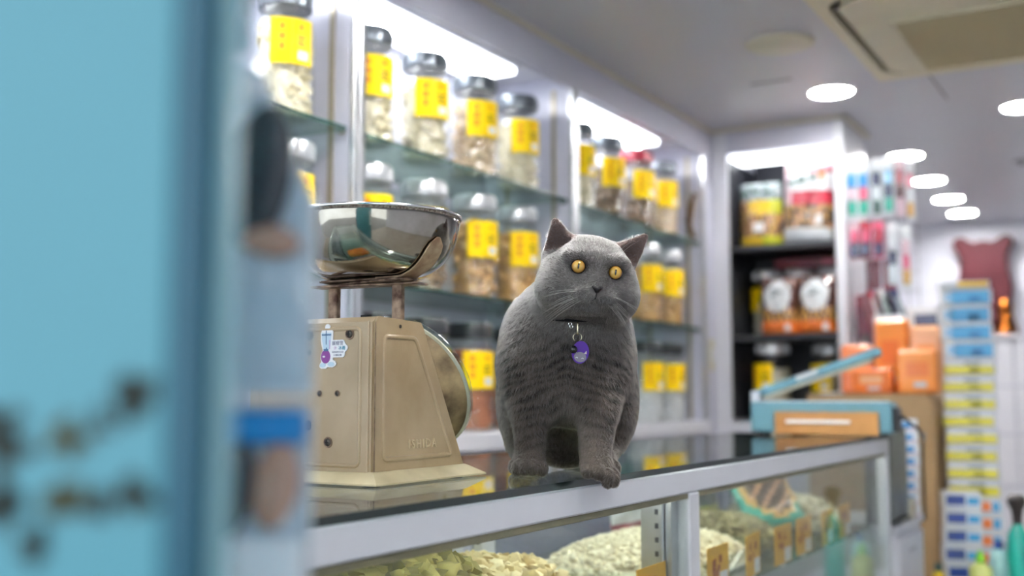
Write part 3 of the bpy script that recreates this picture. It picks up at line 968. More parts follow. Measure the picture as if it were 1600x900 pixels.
def bagA(u, v):
    if v < 0.15: return 1 if u > 0.55 else 2
    if v > 0.70: return 0 if (int(u * 14) + int(v * 18)) % 5 else 3
    if v > 0.50 and u > 0.30: return 2 if u < 0.72 else 1
    h = (int(u * 14) * 7 + int(v * 18) * 13) % 11
    return 4 if h < 5 else (5 if h < 8 else (6 if h < 10 else 2))
def bagB(u, v):
    if v < 0.16 or u < 0.05 or u > 0.97: return 1 if u > 0.1 else 0
    if 0.82 < v < 0.87 and u > 0.2: return 2
    if v > 0.87: return 0
    if 0.60 < v <= 0.82: return 1 if u > 0.12 else 0
    if 0.47 < v <= 0.60: return 2 if u > 0.22 else 0
    h = (int(u * 14) * 5 + int(v * 18) * 11) % 9
    return 4 if h < 6 else (3 if h < 8 else 5)
def bagC(u, v):
    if v < 0.20: return 0
    if ((u - 0.5) / 0.36) ** 2 + ((v - 0.66) / 0.27) ** 2 < 1: return 1
    h = (int(u * 14) * 5 + int(v * 18) * 7) % 9
    return 3 if (v < 0.42 and h < 4) else 2
def onfront(parent, quads, y, nm='print_patch', th=0.0012):
    for (x, z, w, h, m, a) in quads:
        M_ = Matrix.Translation((x, y, z)) @ Matrix.Rotation(math.radians(a), 4, 'Y')
        MB().box((0, 0, 0), (w, th, h), 0, M_).build(nm, m, parent)
t = thing('food_bag', 'bag of dried mushrooms with a lime yellow bottom edge on the upper shelf', 'bag', (-1.655, 5.20, 1.7765), 0.06)
bg_ = put('bag', pillow(0.205, 0.315, 0.10, bagA, [P_['grey'], P_['lime'], P_['yellow'], P_['green'], P_['brown'], P_['peach'], P_['tan']]), t)
onfront(t, [(0.0, 0.095, 0.052, 0.042, M_paper, 0), (-0.055, 0.265, 0.03, 0.02, P_['green'], 8), (-0.01, 0.268, 0.034, 0.018, P_['green'], -6), (0.035, 0.262, 0.028, 0.018, P_['green'], 4)], -0.056)
t = thing('food_bag', 'tilted pink and dark red bag of dried mushrooms on the upper shelf', 'bag', (-1.428, 5.18, 1.7840), -0.05)
put('bag', pillow(0.235, 0.395, 0.11, bagB, [P_['pink'], P_['white'], P_['red'], P_['tan'], P_['brown'], P_['peach']]), t, (0, 0, 0.0), (0, math.radians(3), 0))
onfront(t, [(0.06, 0.10, 0.055, 0.045, M_paper, 0), (-0.055, 0.287, 0.035, 0.022, P_['green'], -10), (-0.005, 0.293, 0.045, 0.026, P_['green'], -10), (0.05, 0.302, 0.03, 0.026, P_['green'], -10), (0.092, 0.305, 0.024, 0.034, P_['orange'], -10)], -0.055)
G2 = 'brown gift bags on the middle shelf'
for x, lb in ((-1.565, 'chocolate brown bag with white oval emblem, left of the two on the middle shelf'), (-1.388, 'chocolate brown bag with white oval emblem, right of the two by the white upright')):
    t = thing('gift_bag', lb, 'bag', (x, 5.17, 1.3545), 0.0, G2)
    put('bag', pillow(0.178, 0.275, 0.09, bagC, [P_['orange'], P_['white'], P_['choc'], P_['gold']]), t)
    onfront(t, [(0.0, 0.205, 0.05, 0.012, P_['grey'], 20), (-0.012, 0.185, 0.04, 0.010, P_['grey'], -12), (0.05, 0.03, 0.026, 0.03, M_paper, 0)], -0.050)
G3 = 'jars in the end cabinet'
for x, y, z, c, l, lab, lb in ((-1.675, 5.33, 1.3538, 'ivory', 'silver', True, 'jar of ivory powder at the left of the middle shelf in the end cabinet'),
                               (-1.525, 5.36, 1.3538, 'ivory', 'silver', False, 'silver-lidded jar standing behind the left gift bag'),
                               (-1.362, 5.36, 1.3538, 'ivory', 'silver', False, 'silver-lidded jar standing behind the right gift bag'),
                               (-1.615, 5.20, 0.9458, 'ivory', 'silver', True, 'big jar of ivory powder above the bag sealer'),
                               (-1.375, 5.32, 0.9458, 'tan', 'silver', True, 'jar behind the raised arm of the bag sealer')):
    big = 1.06 if 'big' in lb else (0.92 if z > 1 else 1.05)
    jar(x, y, z, c, l, lb, G3, face=-115, scale=big, lab=lab)
t = thing('flat_box', 'flat dark red box lying across the jar lids on the middle shelf', 'box', (-1.455, 5.35, 1.3538 + (JH + 0.047) * 0.92 + 0.0005))
MB().box((0, 0, 0.026), (0.33, 0.13, 0.052), 0.004).build('carton', P_['crimson'], t)
MB().box((0.09, -0.0655, 0.026), (0.05, 0.001, 0.022)).build('printed_patch', P_['rose'], t)
t = thing('cloth_pack', 'white pack with blue flower print behind the bag sealer arm', 'pack', (-1.33, 5.13, 0.9455))
MB().box((0, 0, 0.07), (0.09, 0.05, 0.14), 0.012).build('pack', M_paper, t)
for x, z in ((-0.022, 0.06), (0.018, 0.09), (-0.015, 0.115)):
    MB().lathe([(0.0, 0.0), (0.016, 0.0), (0.016, 0.001), (0, 0.001)], 10, Matrix.Translation((x, -0.0255, z)) @ Matrix.Rotation(PI / 2, 4, 'X')).build('printed_flower', P_['blue'], t)

# ================================================================== bag sealer at the far end of the counter
M_seal = mat('teal_grey_enamel', '#5b8794', 0.35, nz=0.06, nscale=12)
M_wood = mat('varnished_wood_board', '#b5834a', 0.4, nscale=7, col2='#9c6b36')
sl = thing('bag_sealer', 'blue grey lever bag sealer with wooden front at the far counter end', 'sealer', (-0.90, 3.38, CT + 0.0005))
MB().box((0, 0, 0.054), (0.420, 0.085, 0.092), 0.006).build('body', M_seal, sl)
MB().box((0.0, -0.005, 0.1015), (0.39, 0.03, 0.004), 0.001).build('sealing_bar', M_white, sl)
MB().box((0.022, -0.0505, 0.037), (0.305, 0.014, 0.068), 0.002).build('wooden_board', M_wood, sl)
MB().box((0.0, -0.0590, 0.042), (0.19, 0.004, 0.010), 0.001).build('paper_slip', M_paper, sl)
a0 = Vector((-0.215, 0, 0.118)); a1 = Vector((0.175, 0, 0.250))
dv = a1 - a0
MA = Matrix.Translation((a0 + a1) / 2) @ Matrix.Rotation(-math.atan2(dv.z, dv.x), 4, 'Y')
arm_ = MB().box((0, 0, 0), (dv.length, 0.034, 0.026), 0.004, MA).build('lever_arm', M_seal, sl)
MB().box((0, 0, -0.0165), (dv.length * 0.86, 0.022, 0.010), 0.002, MA).build('sealing_jaw', M_offwhite, arm_)
MB().box((-0.02, -0.0175, 0.004), (0.07, 0.001, 0.018), 0, MA).build('worn_sticker', mat('faded_sticker', '#aeb4b8', 0.5), arm_)
for y in (-0.024, 0.024):
    MB().box((-0.198, y, 0.116), (0.03, 0.008, 0.036), 0.002).build('hinge_bracket', M_alu, sl)
MB().box((0.216, 0, 0.05), (0.012, 0.07, 0.07), 0.003).build('switch_box', M_black, sl)
for x in (-0.18, 0.15):
    for y in (-0.03, 0.03):
        MB().lathe([(0.010, 0), (0.009, 0.010)], 12).build('rubber_foot', M_black, sl, loc=(x, y, 0))

# grey box fixed to the counter end
M_gbox = mat('grey_green_metal', '#6f7672', 0.3, metal=0.3, nscale=10, col2='#4d534f')
t = thing('metal_box', 'grey green metal box hanging on the end of the glass counter', 'box', (-0.775, 3.645, 0.69))
MB().box((0, 0, 0.135), (0.075, 0.26, 0.27), 0.006).build('body', M_gbox, t)
MB().box((0.0385, 0, 0.135), (0.003, 0.235, 0.245), 0.001).build('cover', M_gbox, t)
MB().box((0, 0, 0.275), (0.080, 0.265, 0.008), 0.002).build('top_edge', M_black, t)
MB().box((0, 0, -0.004), (0.080, 0.265, 0.008), 0.002).build('bottom_edge', M_black, t)
MB().box((0, -0.134, 0.16), (0.05, 0.012, 0.06), 0.002).build('hanger', M_black, t)
cb = thing('power_cable', 'black cable drooping from the bag sealer past the counter end', 'cable', (-0.70, 3.42, 1.0))
MB().tube(smooth_path([(0.03, -0.02, 0.005), (0.06, 0.04, -0.03), (0.055, 0.14, -0.065), (0.035, 0.26, -0.05), (0.01, 0.36, -0.12), (0.0, 0.42, -0.33)]), 0.0045, 8).build('cable', M_black, cb)
MB().box((0.0255, -0.02, 0.005), (0.02, 0.014, 0.014), 0.003).build('plug', M_black, cb)
# white drawer unit past the counter
t = thing('drawer_unit', 'low white drawer unit standing past the end of the counter', 'drawers', (-0.945, 3.80, 0))
MB().box((0, 0, 0.325), (0.40, 0.40, 0.65), 0.004).build('carcass', M_white, t)
MB().box((0, 0, 0.660), (0.425, 0.42, 0.02), 0.003).build('top_board', M_white, t)
for k in range(3):
    d_ = MB().box((0.205, 0, 0.12 + 0.205 * k), (0.012, 0.37, 0.19), 0.003).build('drawer', M_white, t)
    MB().box((0.213, 0, 0.17 + 0.205 * k), (0.006, 0.10, 0.012), 0.003).build('handle', M_alu, d_)

# ================================================================== stock beyond the counter
t = thing('low_table', 'low pale table under the stacked packs, mostly below the picture edge', 'table', (-0.46, 4.28, 0))
MB().box((0, 0, 0.345), (0.51, 1.02, 0.03), 0.004).build('table_top', M_white, t)
for x in (-0.22, 0.22):
    for y in (-0.48, 0.48):
        MB().box((x, y, 0.165), (0.035, 0.035, 0.33), 0.003).build('leg', M_white, t)
TZ = 0.3605
M_ty, M_tb, M_tw = pm('pack_yellow', '#d9cf1c'), pm('pack_blue', '#2f9bd0'), pm('pack_white', '#dfe3e6')
M_to, M_tn = pm('pack_orange', '#ee8340'), pm('pack_navy', '#22408f')
def pack(name, w, d, h, bands, sides, bev=0.008):
    """wrapped pack: white body plus printed bands standing a hair proud"""
    t = bpy.data.objects.new(name, None); COL.objects.link(t)
    MB().box((0, 0, h / 2), (w, d, h), bev).build('wrapper', M_tw, t)
    for (x, z, bw, bh, m) in bands:
        MB().box((x * w, -d / 2, z * h), (bw * w, 0.0016, bh * h), 0).build('printed_band', m, t)
    for (y, z, bw, bh, m) in sides:
        MB().box((w / 2, y * d, z * h), (0.0016, bw * d, bh * h), 0).build('printed_band', m, t)
    return t
pk_y = pack('tissue_pack', 0.190, 0.11, 0.0655, [(-0.02, 0.36, 0.94, 0.50, M_ty), (0.05, 0.74, 0.30, 0.20, P_['grey']), (0.10, 0.32, 0.20, 0.2, mat('olive_print', '#8f8a1e', 0.4))], [(0, 0.32, 0.8, 0.36, M_ty)])
pk_b = pack('tissue_pack', 0.190, 0.11, 0.0685, [(0.08, 0.48, 0.72, 0.74, M_tb), (-0.32, 0.5, 0.16, 0.5, P_['sky']), (0.16, 0.35, 0.22, 0.25, mat('deep_blue_print', '#1565a8', 0.4))], [(0, 0.5, 0.8, 0.6, M_tb)])
pk_o = pack('tissue_pack', 0.165, 0.11, 0.0640, [(0.02, 0.5, 0.46, 0.55, M_to), (0.36, 0.5, 0.14, 0.55, M_tb), (-0.36, 0.4, 0.16, 0.4, P_['lorange'])], [(0, 0.5, 0.6, 0.5, M_tb)])
pk_n = pack('soap_box', 0.125, 0.09, 0.0615, [(-0.18, 0.55, 0.5, 0.55, M_tn), (0.28, 0.5, 0.30, 0.40, M_tb)], [(0, 0.5, 0.7, 0.5, M_tn)], 0.003)
pk_s = pack('slim_box', 0.080, 0.07, 0.0395, [(-0.08, 0.5, 0.72, 0.50, P_['blue']), (0.0, 0.14, 0.9, 0.14, P_['pink'])], [(0, 0.5, 0.7, 0.5, P_['sky'])], 0.002)
def place(proto, used, loc, rz, name, label, cat, group):
    o = proto if not used else copy_tree(proto)
    o.location = loc; o.rotation_euler = (0, 0, rz)
    return tag(o, label, cat, group)
ORD = ['first', 'second', 'third', 'fourth', 'fifth', 'sixth', 'seventh', 'eighth', 'ninth']
z = TZ
seq = [('o', 5), ('y', 8), ('b', 4)]
u = {}
for kind, n in seq:
    proto = {'o': pk_o, 'y': pk_y, 'b': pk_b}[kind]
    hh = {'o': 0.0645, 'y': 0.0660, 'b': 0.0690}[kind]
    nm = {'o': 'orange and white', 'y': 'yellow and white', 'b': 'blue and white'}[kind]
    for k in range(n):
        place(proto, kind in u, (-0.668 + random.uniform(-.005, .005) + (0.02 if kind == 'o' else 0), 4.66 + random.uniform(-.006, .006), z), math.radians(10) + random.uniform(-.05, .05), 'tissue_pack',
              '%s tissue pack, %s %s one from the top of the tall tower' % (nm, ORD[n - 1 - k], nm.split()[0]), 'tissue pack', 'tissue packs in the tall tower')
        u[kind] = 1
        z += hh
t = thing('carton', 'small yellow and white carton lying on top of the tall tissue tower', 'box', (-0.675, 4.65, z), math.radians(14))
MB().box((0, 0, 0.013), (0.185, 0.10, 0.026), 0.002).build('carton', M_tw, t)
MB().box((0.03, -0.0505, 0.013), (0.11, 0.0016, 0.020)).build('printed_band', mat('warm_yellow_print', '#e8c33a', 0.4), t)
z = TZ
for k in range(6):
    place(pk_n, k > 0, (-0.655 + random.uniform(-.004, .004), 4.245 + random.uniform(-.004, .004), z), math.radians(18) + random.uniform(-.06, .06), 'soap_box', 'navy and white box, %s from the top of the short stack at lower right' % ORD[5 - k], 'box', 'navy boxes in the short stack')
    z += 0.0622
z = 0.6705
for k in range(8):
    place(pk_s, k > 0, (-0.772 + random.uniform(-.002, .002), 3.94 + random.uniform(-.003, .003), z), math.radians(12) + random.uniform(-.04, .04), 'slim_box', 'slim blue and white box, %s from the top of the narrow stack' % ORD[7 - k], 'box', 'slim boxes on the drawer unit')
    z += 0.0402
t = thing('paper_roll', 'cream paper roll lying on the white drawer unit', 'roll', (-0.785, 3.845, 0.6705 + 0.034))
MB().lathe([(0.012, -0.05), (0.034, -0.05), (0.034, 0.05), (0.012, 0.05), (0.012, -0.05)], 24, Matrix.Rotation(PI / 2, 4, 'Y'), cap=False).build('roll', M_offwhite, t)
MB().lathe([(0.0118, -0.051), (0.0118, 0.051)], 16, Matrix.Rotation(PI / 2, 4, 'Y'), cap=False).build('core', P_['tan'], t)
# tan rounded cabinet with orange packs on top
M_tan = mat('tan_board', '#a8895f', 0.5, nz=0.08, nscale=8)
t = thing('side_cabinet', 'tan cabinet with rounded top corner behind the counter end', 'cabinet', (-1.012, 4.70, 0))
poly = [(-0.24, 0), (0.24, 0)] + [(0.24 - 0.05 + 0.05 * math.cos(a), 1.077 - 0.05 + 0.05 * math.sin(a)) for a in [PI / 2 * k / 6 for k in range(7)]] + [(-0.24, 1.077)]
MB().prism(poly, -0.22, 0.22, Matrix(((1, 0, 0, 0), (0, 0, -1, 0), (0, 1, 0, 0), (0, 0, 0, 1)))).build('body', M_tan, t)
inn = [(x * 0.93, 0.04 + z * 0.93) for x, z in poly]
MB().prism(inn, 0.2195, 0.2235, Matrix(((1, 0, 0, 0), (0, 0, -1, 0), (0, 1, 0, 0), (0, 0, 0, 1)))).build('front_panel', M_tan, t)
OP = [(-0.835, 4.55, 0.15, 0.07, 0.17, 'bright', 'orange', 3, 'bright orange pack in front on the tan cabinet, larger and upright'),
      (-1.005, 4.55, 0.16, 0.07, 0.10, 'orange', 'lorange', -5, 'low orange and peach pack left of the upright one on the tan cabinet'),
      (-0.825, 4.68, 0.12, 0.07, 0.27, 'lorange', 'bright', 6, 'tall peach pack nearest the tissue tower'),
      (-0.955, 4.68, 0.13, 0.07, 0.30, 'bright', 'orange', -4, 'tall orange pack behind the upright one on the tan cabinet'),
      (-1.095, 4.68, 0.13, 0.07, 0.20, 'orange', 'bright', 2, 'medium orange pack at the left back of the tan cabinet')]
for x, y, w_, d_, h_, a, b2, rz, lb in OP:
    t = thing('snack_pack', lb, 'pack', (x, y, 1.0775), math.radians(rz), 'orange packs on the tan cabinet')
    MB().box((0, 0, h_ / 2), (w_, d_, h_), 0.012).build('pack', P_[a], t)
    MB().box((0.0, -d_ / 2 - 0.0005, h_ * 0.55), (w_ * 0.55, 0.0016, h_ * 0.32)).build('printed_patch', P_[b2], t)
    MB().box((0.01, -d_ / 2 - 0.0005, h_ * 0.2), (w_ * 0.3, 0.0016, h_ * 0.12)).build('printed_patch', P_['white'], t)
for x, y, h0, cols, lb in ((-0.86, 4.865, 0.36, ('white', 'navy'), 'white carton with a navy print behind the orange packs'), (-1.0, 4.865, 0.33, ('white', 'sky'), 'white carton with a pale blue print behind the orange packs')):
    t = thing('carton', lb, 'box', (x, y, 1.0775))
    MB().box((0, 0, h0 / 2), (0.12, 0.08, h0), 0.003).build('carton', P_[cols[0]], t)
    MB().box((0.01, -0.0405, h0 * 0.80), (0.09, 0.0016, h0 * 0.22)).build('printed_patch', P_[cols[1]], t)
# bottles on the low table
def bottle(x, y, prof, body_m, cap_prof, cap_m, label, capname='cap'):
    t = thing('plastic_bottle', label, 'bottle', (x, y, TZ))
    MB().lathe(prof, 24, cap=False).build('bottle', body_m, t)
    MB().lathe(cap_prof, 20, cap=False).build(capname, cap_m, t)
    return t
bottle(-0.555, 3.965, [(0, 0), (0.034, 0), (0.037, 0.006), (0.037, 0.13), (0.034, 0.152), (0.016, 0.166), (0.014, 0.170)], pm('lime_liquid', '#dfe68a'), [(0.015, 0.166), (0.015, 0.185), (0.010, 0.192), (0.008, 0.206), (0, 0.208)], pm('green_cap', '#7cc41e'), 'pale lime bottle with a bright green cap at the bottom edge')
bottle(-0.515, 4.10, [(0, 0), (0.032, 0), (0.034, 0.006), (0.034, 0.15), (0.028, 0.185), (0.014, 0.20)], pm('pale_cyan_bottle', '#a9d6d8'), [(0.015, 0.198), (0.015, 0.225), (0, 0.227)], M_tn, 'pale cyan bottle with a navy cap behind the lime one')
t = bottle(-0.445, 4.02, [(0, 0), (0.032, 0), (0.036, 0.01), (0.034, 0.12), (0.037, 0.20), (0.032, 0.255), (0.018, 0.285), (0.015, 0.295)], pm('teal_bottle', '#16a593'), [(0.016, 0.288), (0.015, 0.31), (0.018, 0.335), (0.028, 0.355), (0.030, 0.372), (0.022, 0.386), (0, 0.39)], pm('black_top', '#1c1413', 0.5), 'teal bottle with a tall dark round top at the right edge', 'applicator')
bottle(-0.675, 3.90, [(0, 0), (0.020, 0), (0.022, 0.004), (0.022, 0.12), (0.012, 0.14)], pm('yellow_bottle', '#e2c21a'), [(0.012, 0.138), (0.012, 0.165), (0, 0.167)], P_['green'], 'small yellow bottle with a dark green cap below the drawer unit')

# ------------------------------------------------------------------ rack of hanging packs on the side of the end cabinet
M_wire = mat('rack_wire', '#9a9ca0', 0.3, metal=0.8)
rk = thing('wire_rack', 'wire grid rack of hooks on the side of the white end cabinet', 'rack', (-1.10, 5.44, 1.45))
for x in [-0.12 + 0.048 * k for k in range(6)]:
    MB().tube([(x, 0, 0.0), (x, 0, 0.76)], 0.003, 6).build('wire', M_wire, rk)
for z_ in [0.02 + 0.09 * k for k in range(9)]:
    MB().tube([(-0.124, 0.004, z_), (0.124, 0.004, z_)], 0.003, 6).build('wire', M_wire, rk)
for z_ in (0.05, 0.70):
    MB().box((-0.119, 0.002, z_), (0.010, 0.03, 0.02), 0.002).build('wall_bracket', M_wire, rk)
M_blister = glass('clear_blister', (0.93, 0.95, 0.96), 1.5, 0.05, bump=0.3, bscale=40)
def hang_pack(x, y, ztop, w, h, cols, label, group, tilt=0, rz=0):
    t = thing('hanging_pack', label, 'pack', (x, y, ztop), math.radians(rz), group, rot=(math.radians(tilt), 0, math.radians(rz)))
    MB().box((0, 0, -h / 2), (w, 0.002, h), 0).build('card', P_[cols[0]], t)
    n = len(cols) - 1
    for k in range(n):
        hh = h * 0.72 / n
        MB().box((0, -0.007, -h * 0.22 - hh * (k + 0.5)), (w * 0.72, 0.010, hh * 0.92), 0.003).build('product', P_[cols[k + 1]], t)
    MB().box((0, -0.010, -h * 0.56), (w * 0.9, 0.018, h * 0.78), 0.006).build('blister', M_blister, t)
    MB().tube([(0, -0.03, -0.014), (0, 0.0, -0.014), (0, max(0.02, 5.437 - y), -0.016)], 0.0018, 6).build('hook', M_wire, t)
    return t
HP = [
    (-1.215, 5.10, 2.13, 0.050, 0.26, ('white', 'blue', 'pink', 'teal'), 'white pack with a bright blue block, leftmost of the top row on the rack'),
    (-1.160, 5.11, 2.13, 0.050, 0.26, ('white', 'blue', 'rose', 'teal'), 'white pack with a bright blue block, second of the top row on the rack'),
    (-1.108, 5.14, 2.14, 0.045, 0.27, ('white', 'navy', 'white', 'green'), 'white pack with a navy block, third of the top row on the rack'),
    (-1.060, 5.16, 2.15, 0.045, 0.27, ('white', 'sky', 'navy', 'teal'), 'white pack with a deep blue block, fourth of the top row on the rack'),
    (-1.018, 5.20, 2.15, 0.040, 0.27, ('pink', 'red', 'choc', 'pink'), 'red and dark pack, fifth of the top row on the rack'),
    (-0.982, 5.24, 2.14, 0.036, 0.28, ('white', 'rose', 'white', 'gold'), 'pinkish white pack at the right end of the top row on the rack'),
    (-1.215, 5.12, 1.855, 0.052, 0.17, ('pink', 'rose', 'navy'), 'rose pack with navy bottom, leftmost of the second row on the rack'),
    (-1.160, 5.12, 1.855, 0.052, 0.17, ('red', 'rose', 'navy'), 'red pack with navy bottom, second of the second row on the rack'),
    (-1.107, 5.14, 1.855, 0.048, 0.17, ('rose', 'red', 'navy'), 'rose red pack with navy bottom, third of the second row on the rack'),
    (-1.055, 5.18, 1.85, 0.046, 0.28, ('white', 'white', 'navy', 'white'), 'clear pack with white strips, fourth of the second row on the rack'),
    (-1.005, 5.22, 1.84, 0.044, 0.29, ('white', 'pink', 'rose', 'gold'), 'pink and clear pack at the right end of the second row on the rack'),
    (-1.150, 5.22, 1.69, 0.060, 0.14, ('crimson', 'crimson'), 'dark red pack hanging below the rose packs, left one'),
    (-1.085, 5.24, 1.69, 0.060, 0.15, ('crimson', 'red'), 'dark red pack hanging below the rose packs, right one'),
    (-1.195, 5.22, 1.53, 0.085, 0.30, ('crimson', 'crimson', 'choc'), 'large dark red pack at the lower left of the rack'),
]
for x, y, zt2, w_, h_, cols, lb in HP:
    x = max(x + 0.012, -1.222 + w_ / 2)
    hang_pack(x, y, zt2, w_, h_, cols, lb, 'packs hanging on the wire rack')
# glossy magazines leaning in front of the rack
for k, (x, cols, lb, a) in enumerate(((-1.065, ('red', 'white'), 'leaning magazine with a red and white cover beside the dark red pack', 14), (-1.010, ('white', 'green'), 'leaning magazine with a white and green cover, in the middle of the three', 16), (-0.945, ('navy', 'grey'), 'leaning navy glossy magazine with a bright glare, rightmost of the three', 19))):
    t = thing('magazine', lb, 'magazine', (x, 5.02, 1.256 + 0.003 * k), group='magazines leaning by the rack', rot=(math.radians(-6), math.radians(-a), math.radians(25)))
    MB().box((0, 0, 0.135), (0.016 if k < 2 else 0.03, 0.20, 0.27), 0.002).build('cover', P_[cols[0]], t)
    MB().box((0.0085 if k < 2 else 0.0155, 0.0, 0.15), (0.0015, 0.13, 0.17)).build('printed_patch', P_[cols[1]], t)
    MB().box((0, -0.1005, 0.16), (0.010 if k < 2 else 0.02, 0.0015, 0.14)).build('printed_patch', P_[cols[1]], t)
t = thing('magazine_stand', 'narrow white stand with a dark top under the leaning magazines', 'stand', (-0.985, 5.03, 0))
MB().box((0, 0, 0.62), (0.20, 0.16, 1.235), 0.004).build('body', M_white, t)
MB().box((0, 0, 1.243), (0.24, 0.20, 0.012), 0.003).build('top', M_dark, t)

# ------------------------------------------------------------------ far wall: carved red board and bronze ornament on the ledge
M_rw = mat('red_lacquered_wood', '#330a12', 0.6, spec=0.12, nz=0.15, nscale=5)
half = [(0.0, 0.70), (0.03, 0.695), (0.06, 0.688), (0.09, 0.70), (0.125, 0.725), (0.165, 0.735), (0.195, 0.715), (0.205, 0.685), (0.195, 0.655), (0.172, 0.62), (0.158, 0.57), (0.158, 0.50), (0.172, 0.43), (0.186, 0.36), (0.178, 0.28), (0.162, 0.21), (0.158, 0.13), (0.168, 0.06), (0.175, 0.0)]
poly = half[::-1] + [(-x, z) for x, z in half[1:]]
poly = poly[::-1]
t = thing('carved_board', 'dark red lacquered wooden board with scalloped top by the far wall', 'board', (-1.11, 8.66, 1.4905))
MZ = Matrix(((1, 0, 0, 0), (0, 0, 1, 0), (0, 1, 0, 0), (0, 0, 0, 1)))
MB().prism(poly, -0.02, 0.02, MZ).build('panel', M_rw, t)
MB().prism([(x * 0.86, 0.05 + z * 0.86) for x, z in poly], -0.026, -0.019, MZ).build('raised_field', M_rw, t)
MB().box((0, 0.05, 0.015), (0.30, 0.12, 0.03), 0.004).build('foot', M_rw, t)
t = thing('bronze_ornament', 'shiny bronze ornament standing before the red board on the ledge', 'ornament', (-0.955, 8.45, 1.4905))
MB().lathe([(0, 0), (0.085, 0), (0.085, 0.02), (0.062, 0.09), (0.045, 0.16), (0.052, 0.19), (0.046, 0.225), (0.028, 0.25), (0.0, 0.262)], 28, cap=False).build('body', mat('polished_bronze', '#7a4418', 0.15, metal=1.0), t)
MB().lathe([(0.088, 0.0), (0.092, 0.006), (0.088, 0.012)], 28, cap=False).build('base_ring', mat('dark_bronze', '#3a1f10', 0.3, metal=0.8), t)

# ================================================================== goods inside the glass counter
SZ = 0.6855
M_tray = glass('clear_tray', (0.90, 0.96, 0.96), 1.5, 0.03)
def tray(x0, x1, y0, y1, h, label, con, cols, r, n, hh, flat=0.6, group='trays on the counter shelf'):
    t = thing('food_tray', label, 'tray', ((x0 + x1) / 2, (y0 + y1) / 2, SZ), group=group)
    w_, d_ = x1 - x0, y1 - y0
    b = MB()
    ring(b, rrect(w_ - 0.03, d_ - 0.03, 0.02, 3), rrect(w_, d_, 0.03, 3), 0.001, h)
    ring(b, rrect(w_, d_, 0.03, 3), rrect(w_ + 0.016, d_ + 0.016, 0.035, 3), h, h + 0.002)
    b.prism(rrect(w_ - 0.03, d_ - 0.03, 0.02, 3), 0.0, 0.0012)
    b.build('tray', M_tray, t)
    b = MB()
    def top(px, py):
        e = max(0, 1 - (abs(px) / (w_ / 2 - 0.012)) ** 4) * max(0, 1 - (abs(py) / (d_ / 2 - 0.012)) ** 4)
        return 0.006 + (hh - 0.006) * e ** 0.7
    N = 10
    vs, fs = [], []
    for j in range(N + 1):
        for i in range(N + 1):
            px, py = (i / N - 0.5) * (w_ - 0.026), (j / N - 0.5) * (d_ - 0.026)
            vs.append((px, py, max(0.004, top(px, py) - r * 0.6)))
    for j in range(N):
        for i in range(N):
            a = j * (N + 1) + i
            fs.append((a, a + 1, a + N + 2, a + N + 1))
    b.add(vs, fs)
    for k in range(n):
        px, py = random.uniform(-0.5, 0.5) * (w_ - 0.03), random.uniform(-0.5, 0.5) * (d_ - 0.03)
        q = r * random.uniform(0.7, 1.25)
        b.blob((px, py, max(q * 1.32 + 0.002, top(px, py) - q * 0.3)), (q, q * 0.8, q * flat), rough=0.3)
    o = b.build('heap', lumps_mat(con, cols), t, angle=60)
    tag(o, kind='stuff')
    return t
tray(-1.17, -0.83, 1.99, 2.60, 0.045, 'tray heaped with white seeds behind the middle post', 'white_seeds', ['#d8ccac', '#f0e6c8', '#e6dab8', '#c9b994'], 0.0075, 1700, 0.084)
tray(-1.17, -0.88, 1.52, 1.80, 0.040, 'tray of pale dried flakes below the cat paws', 'pale_flakes', ['#b99b5c', '#dcc68c', '#e9d9aa', '#cbb070'], 0.020, 240, 0.105, 0.3)
tray(-1.15, -0.84, 1.26, 1.50, 0.045, 'tray of yellow green dried pieces under the scale', 'yellow_green_pieces', ['#6a6428', '#968d44', '#b5a85c', '#7a7032'], 0.022, 220, 0.150, 0.5)
tray(-1.10, -0.84, 1.09, 1.24, 0.040, 'tray of mauve and pink dried pieces at lower left', 'mauve_pieces', ['#7c5a66', '#a88490', '#8a6470', '#b59aa0'], 0.014, 200, 0.130, 0.7)
tray(-1.10, -0.84, 0.90, 1.07, 0.040, 'tray of orange red dried fruit at the lower left corner', 'orange_red_fruit', ['#d4501c', '#e8742a', '#d89a2c', '#b8401a'], 0.016, 160, 0.135, 0.7)
tray(-1.17, -0.86, 2.63, 2.88, 0.045, 'tray of olive brown dried pieces behind the yellow cards', 'olive_brown_pieces', ['#6e6440', '#9a8c5a', '#7f744a', '#b0a476'], 0.012, 420, 0.085)
tray(-1.17, -0.83, 3.16, 3.42, 0.045, 'tray of mixed pale pieces at the far end of the counter', 'mixed_pale_pieces', ['#b8b49a', '#d8d2ba', '#9c8a60', '#c8bfa0'], 0.014, 260, 0.090)
# bags lying on the shelf
def lying_bag(x, y, z, w_, h_, d_, zone, mats, label, rz, name='food_bag', tilt=62):
    t = thing(name, label, 'bag', (x, y, z), rot=(0, 0, math.radians(rz)))
    put('bag', pillow(w_, h_, d_, zone, mats), t, (0, 0, 0), (math.radians(-tilt), 0, 0))
    return t
def zring(u, v):
    r = math.hypot((u - 0.5) * 1.0, (v - 0.5) * 1.0)
    if r > 0.44: return 0
    if r > 0.37: return 1
    return 2 if (int(u * 14) + int(v * 18) * 3) % 4 else 3
lying_bag(-0.93, 3.03, SZ + 0.032, 0.22, 0.22, 0.05, zring, [P_['teal'], P_['gold'], P_['brown'], P_['peach']], 'round-printed green bag propped behind the yellow cards', 62, tilt=38)
def zgr(u, v):
    return 0 if v > 0.55 else (1 if v > 0.3 else 2)
lying_bag(-1.188, 2.62, SZ + 0.012, 0.22, 0.20, 0.03, zgr, [P_['teal'], P_['white'], P_['red']], 'green and red bag standing at the back behind the white seeds', 90, tilt=4)
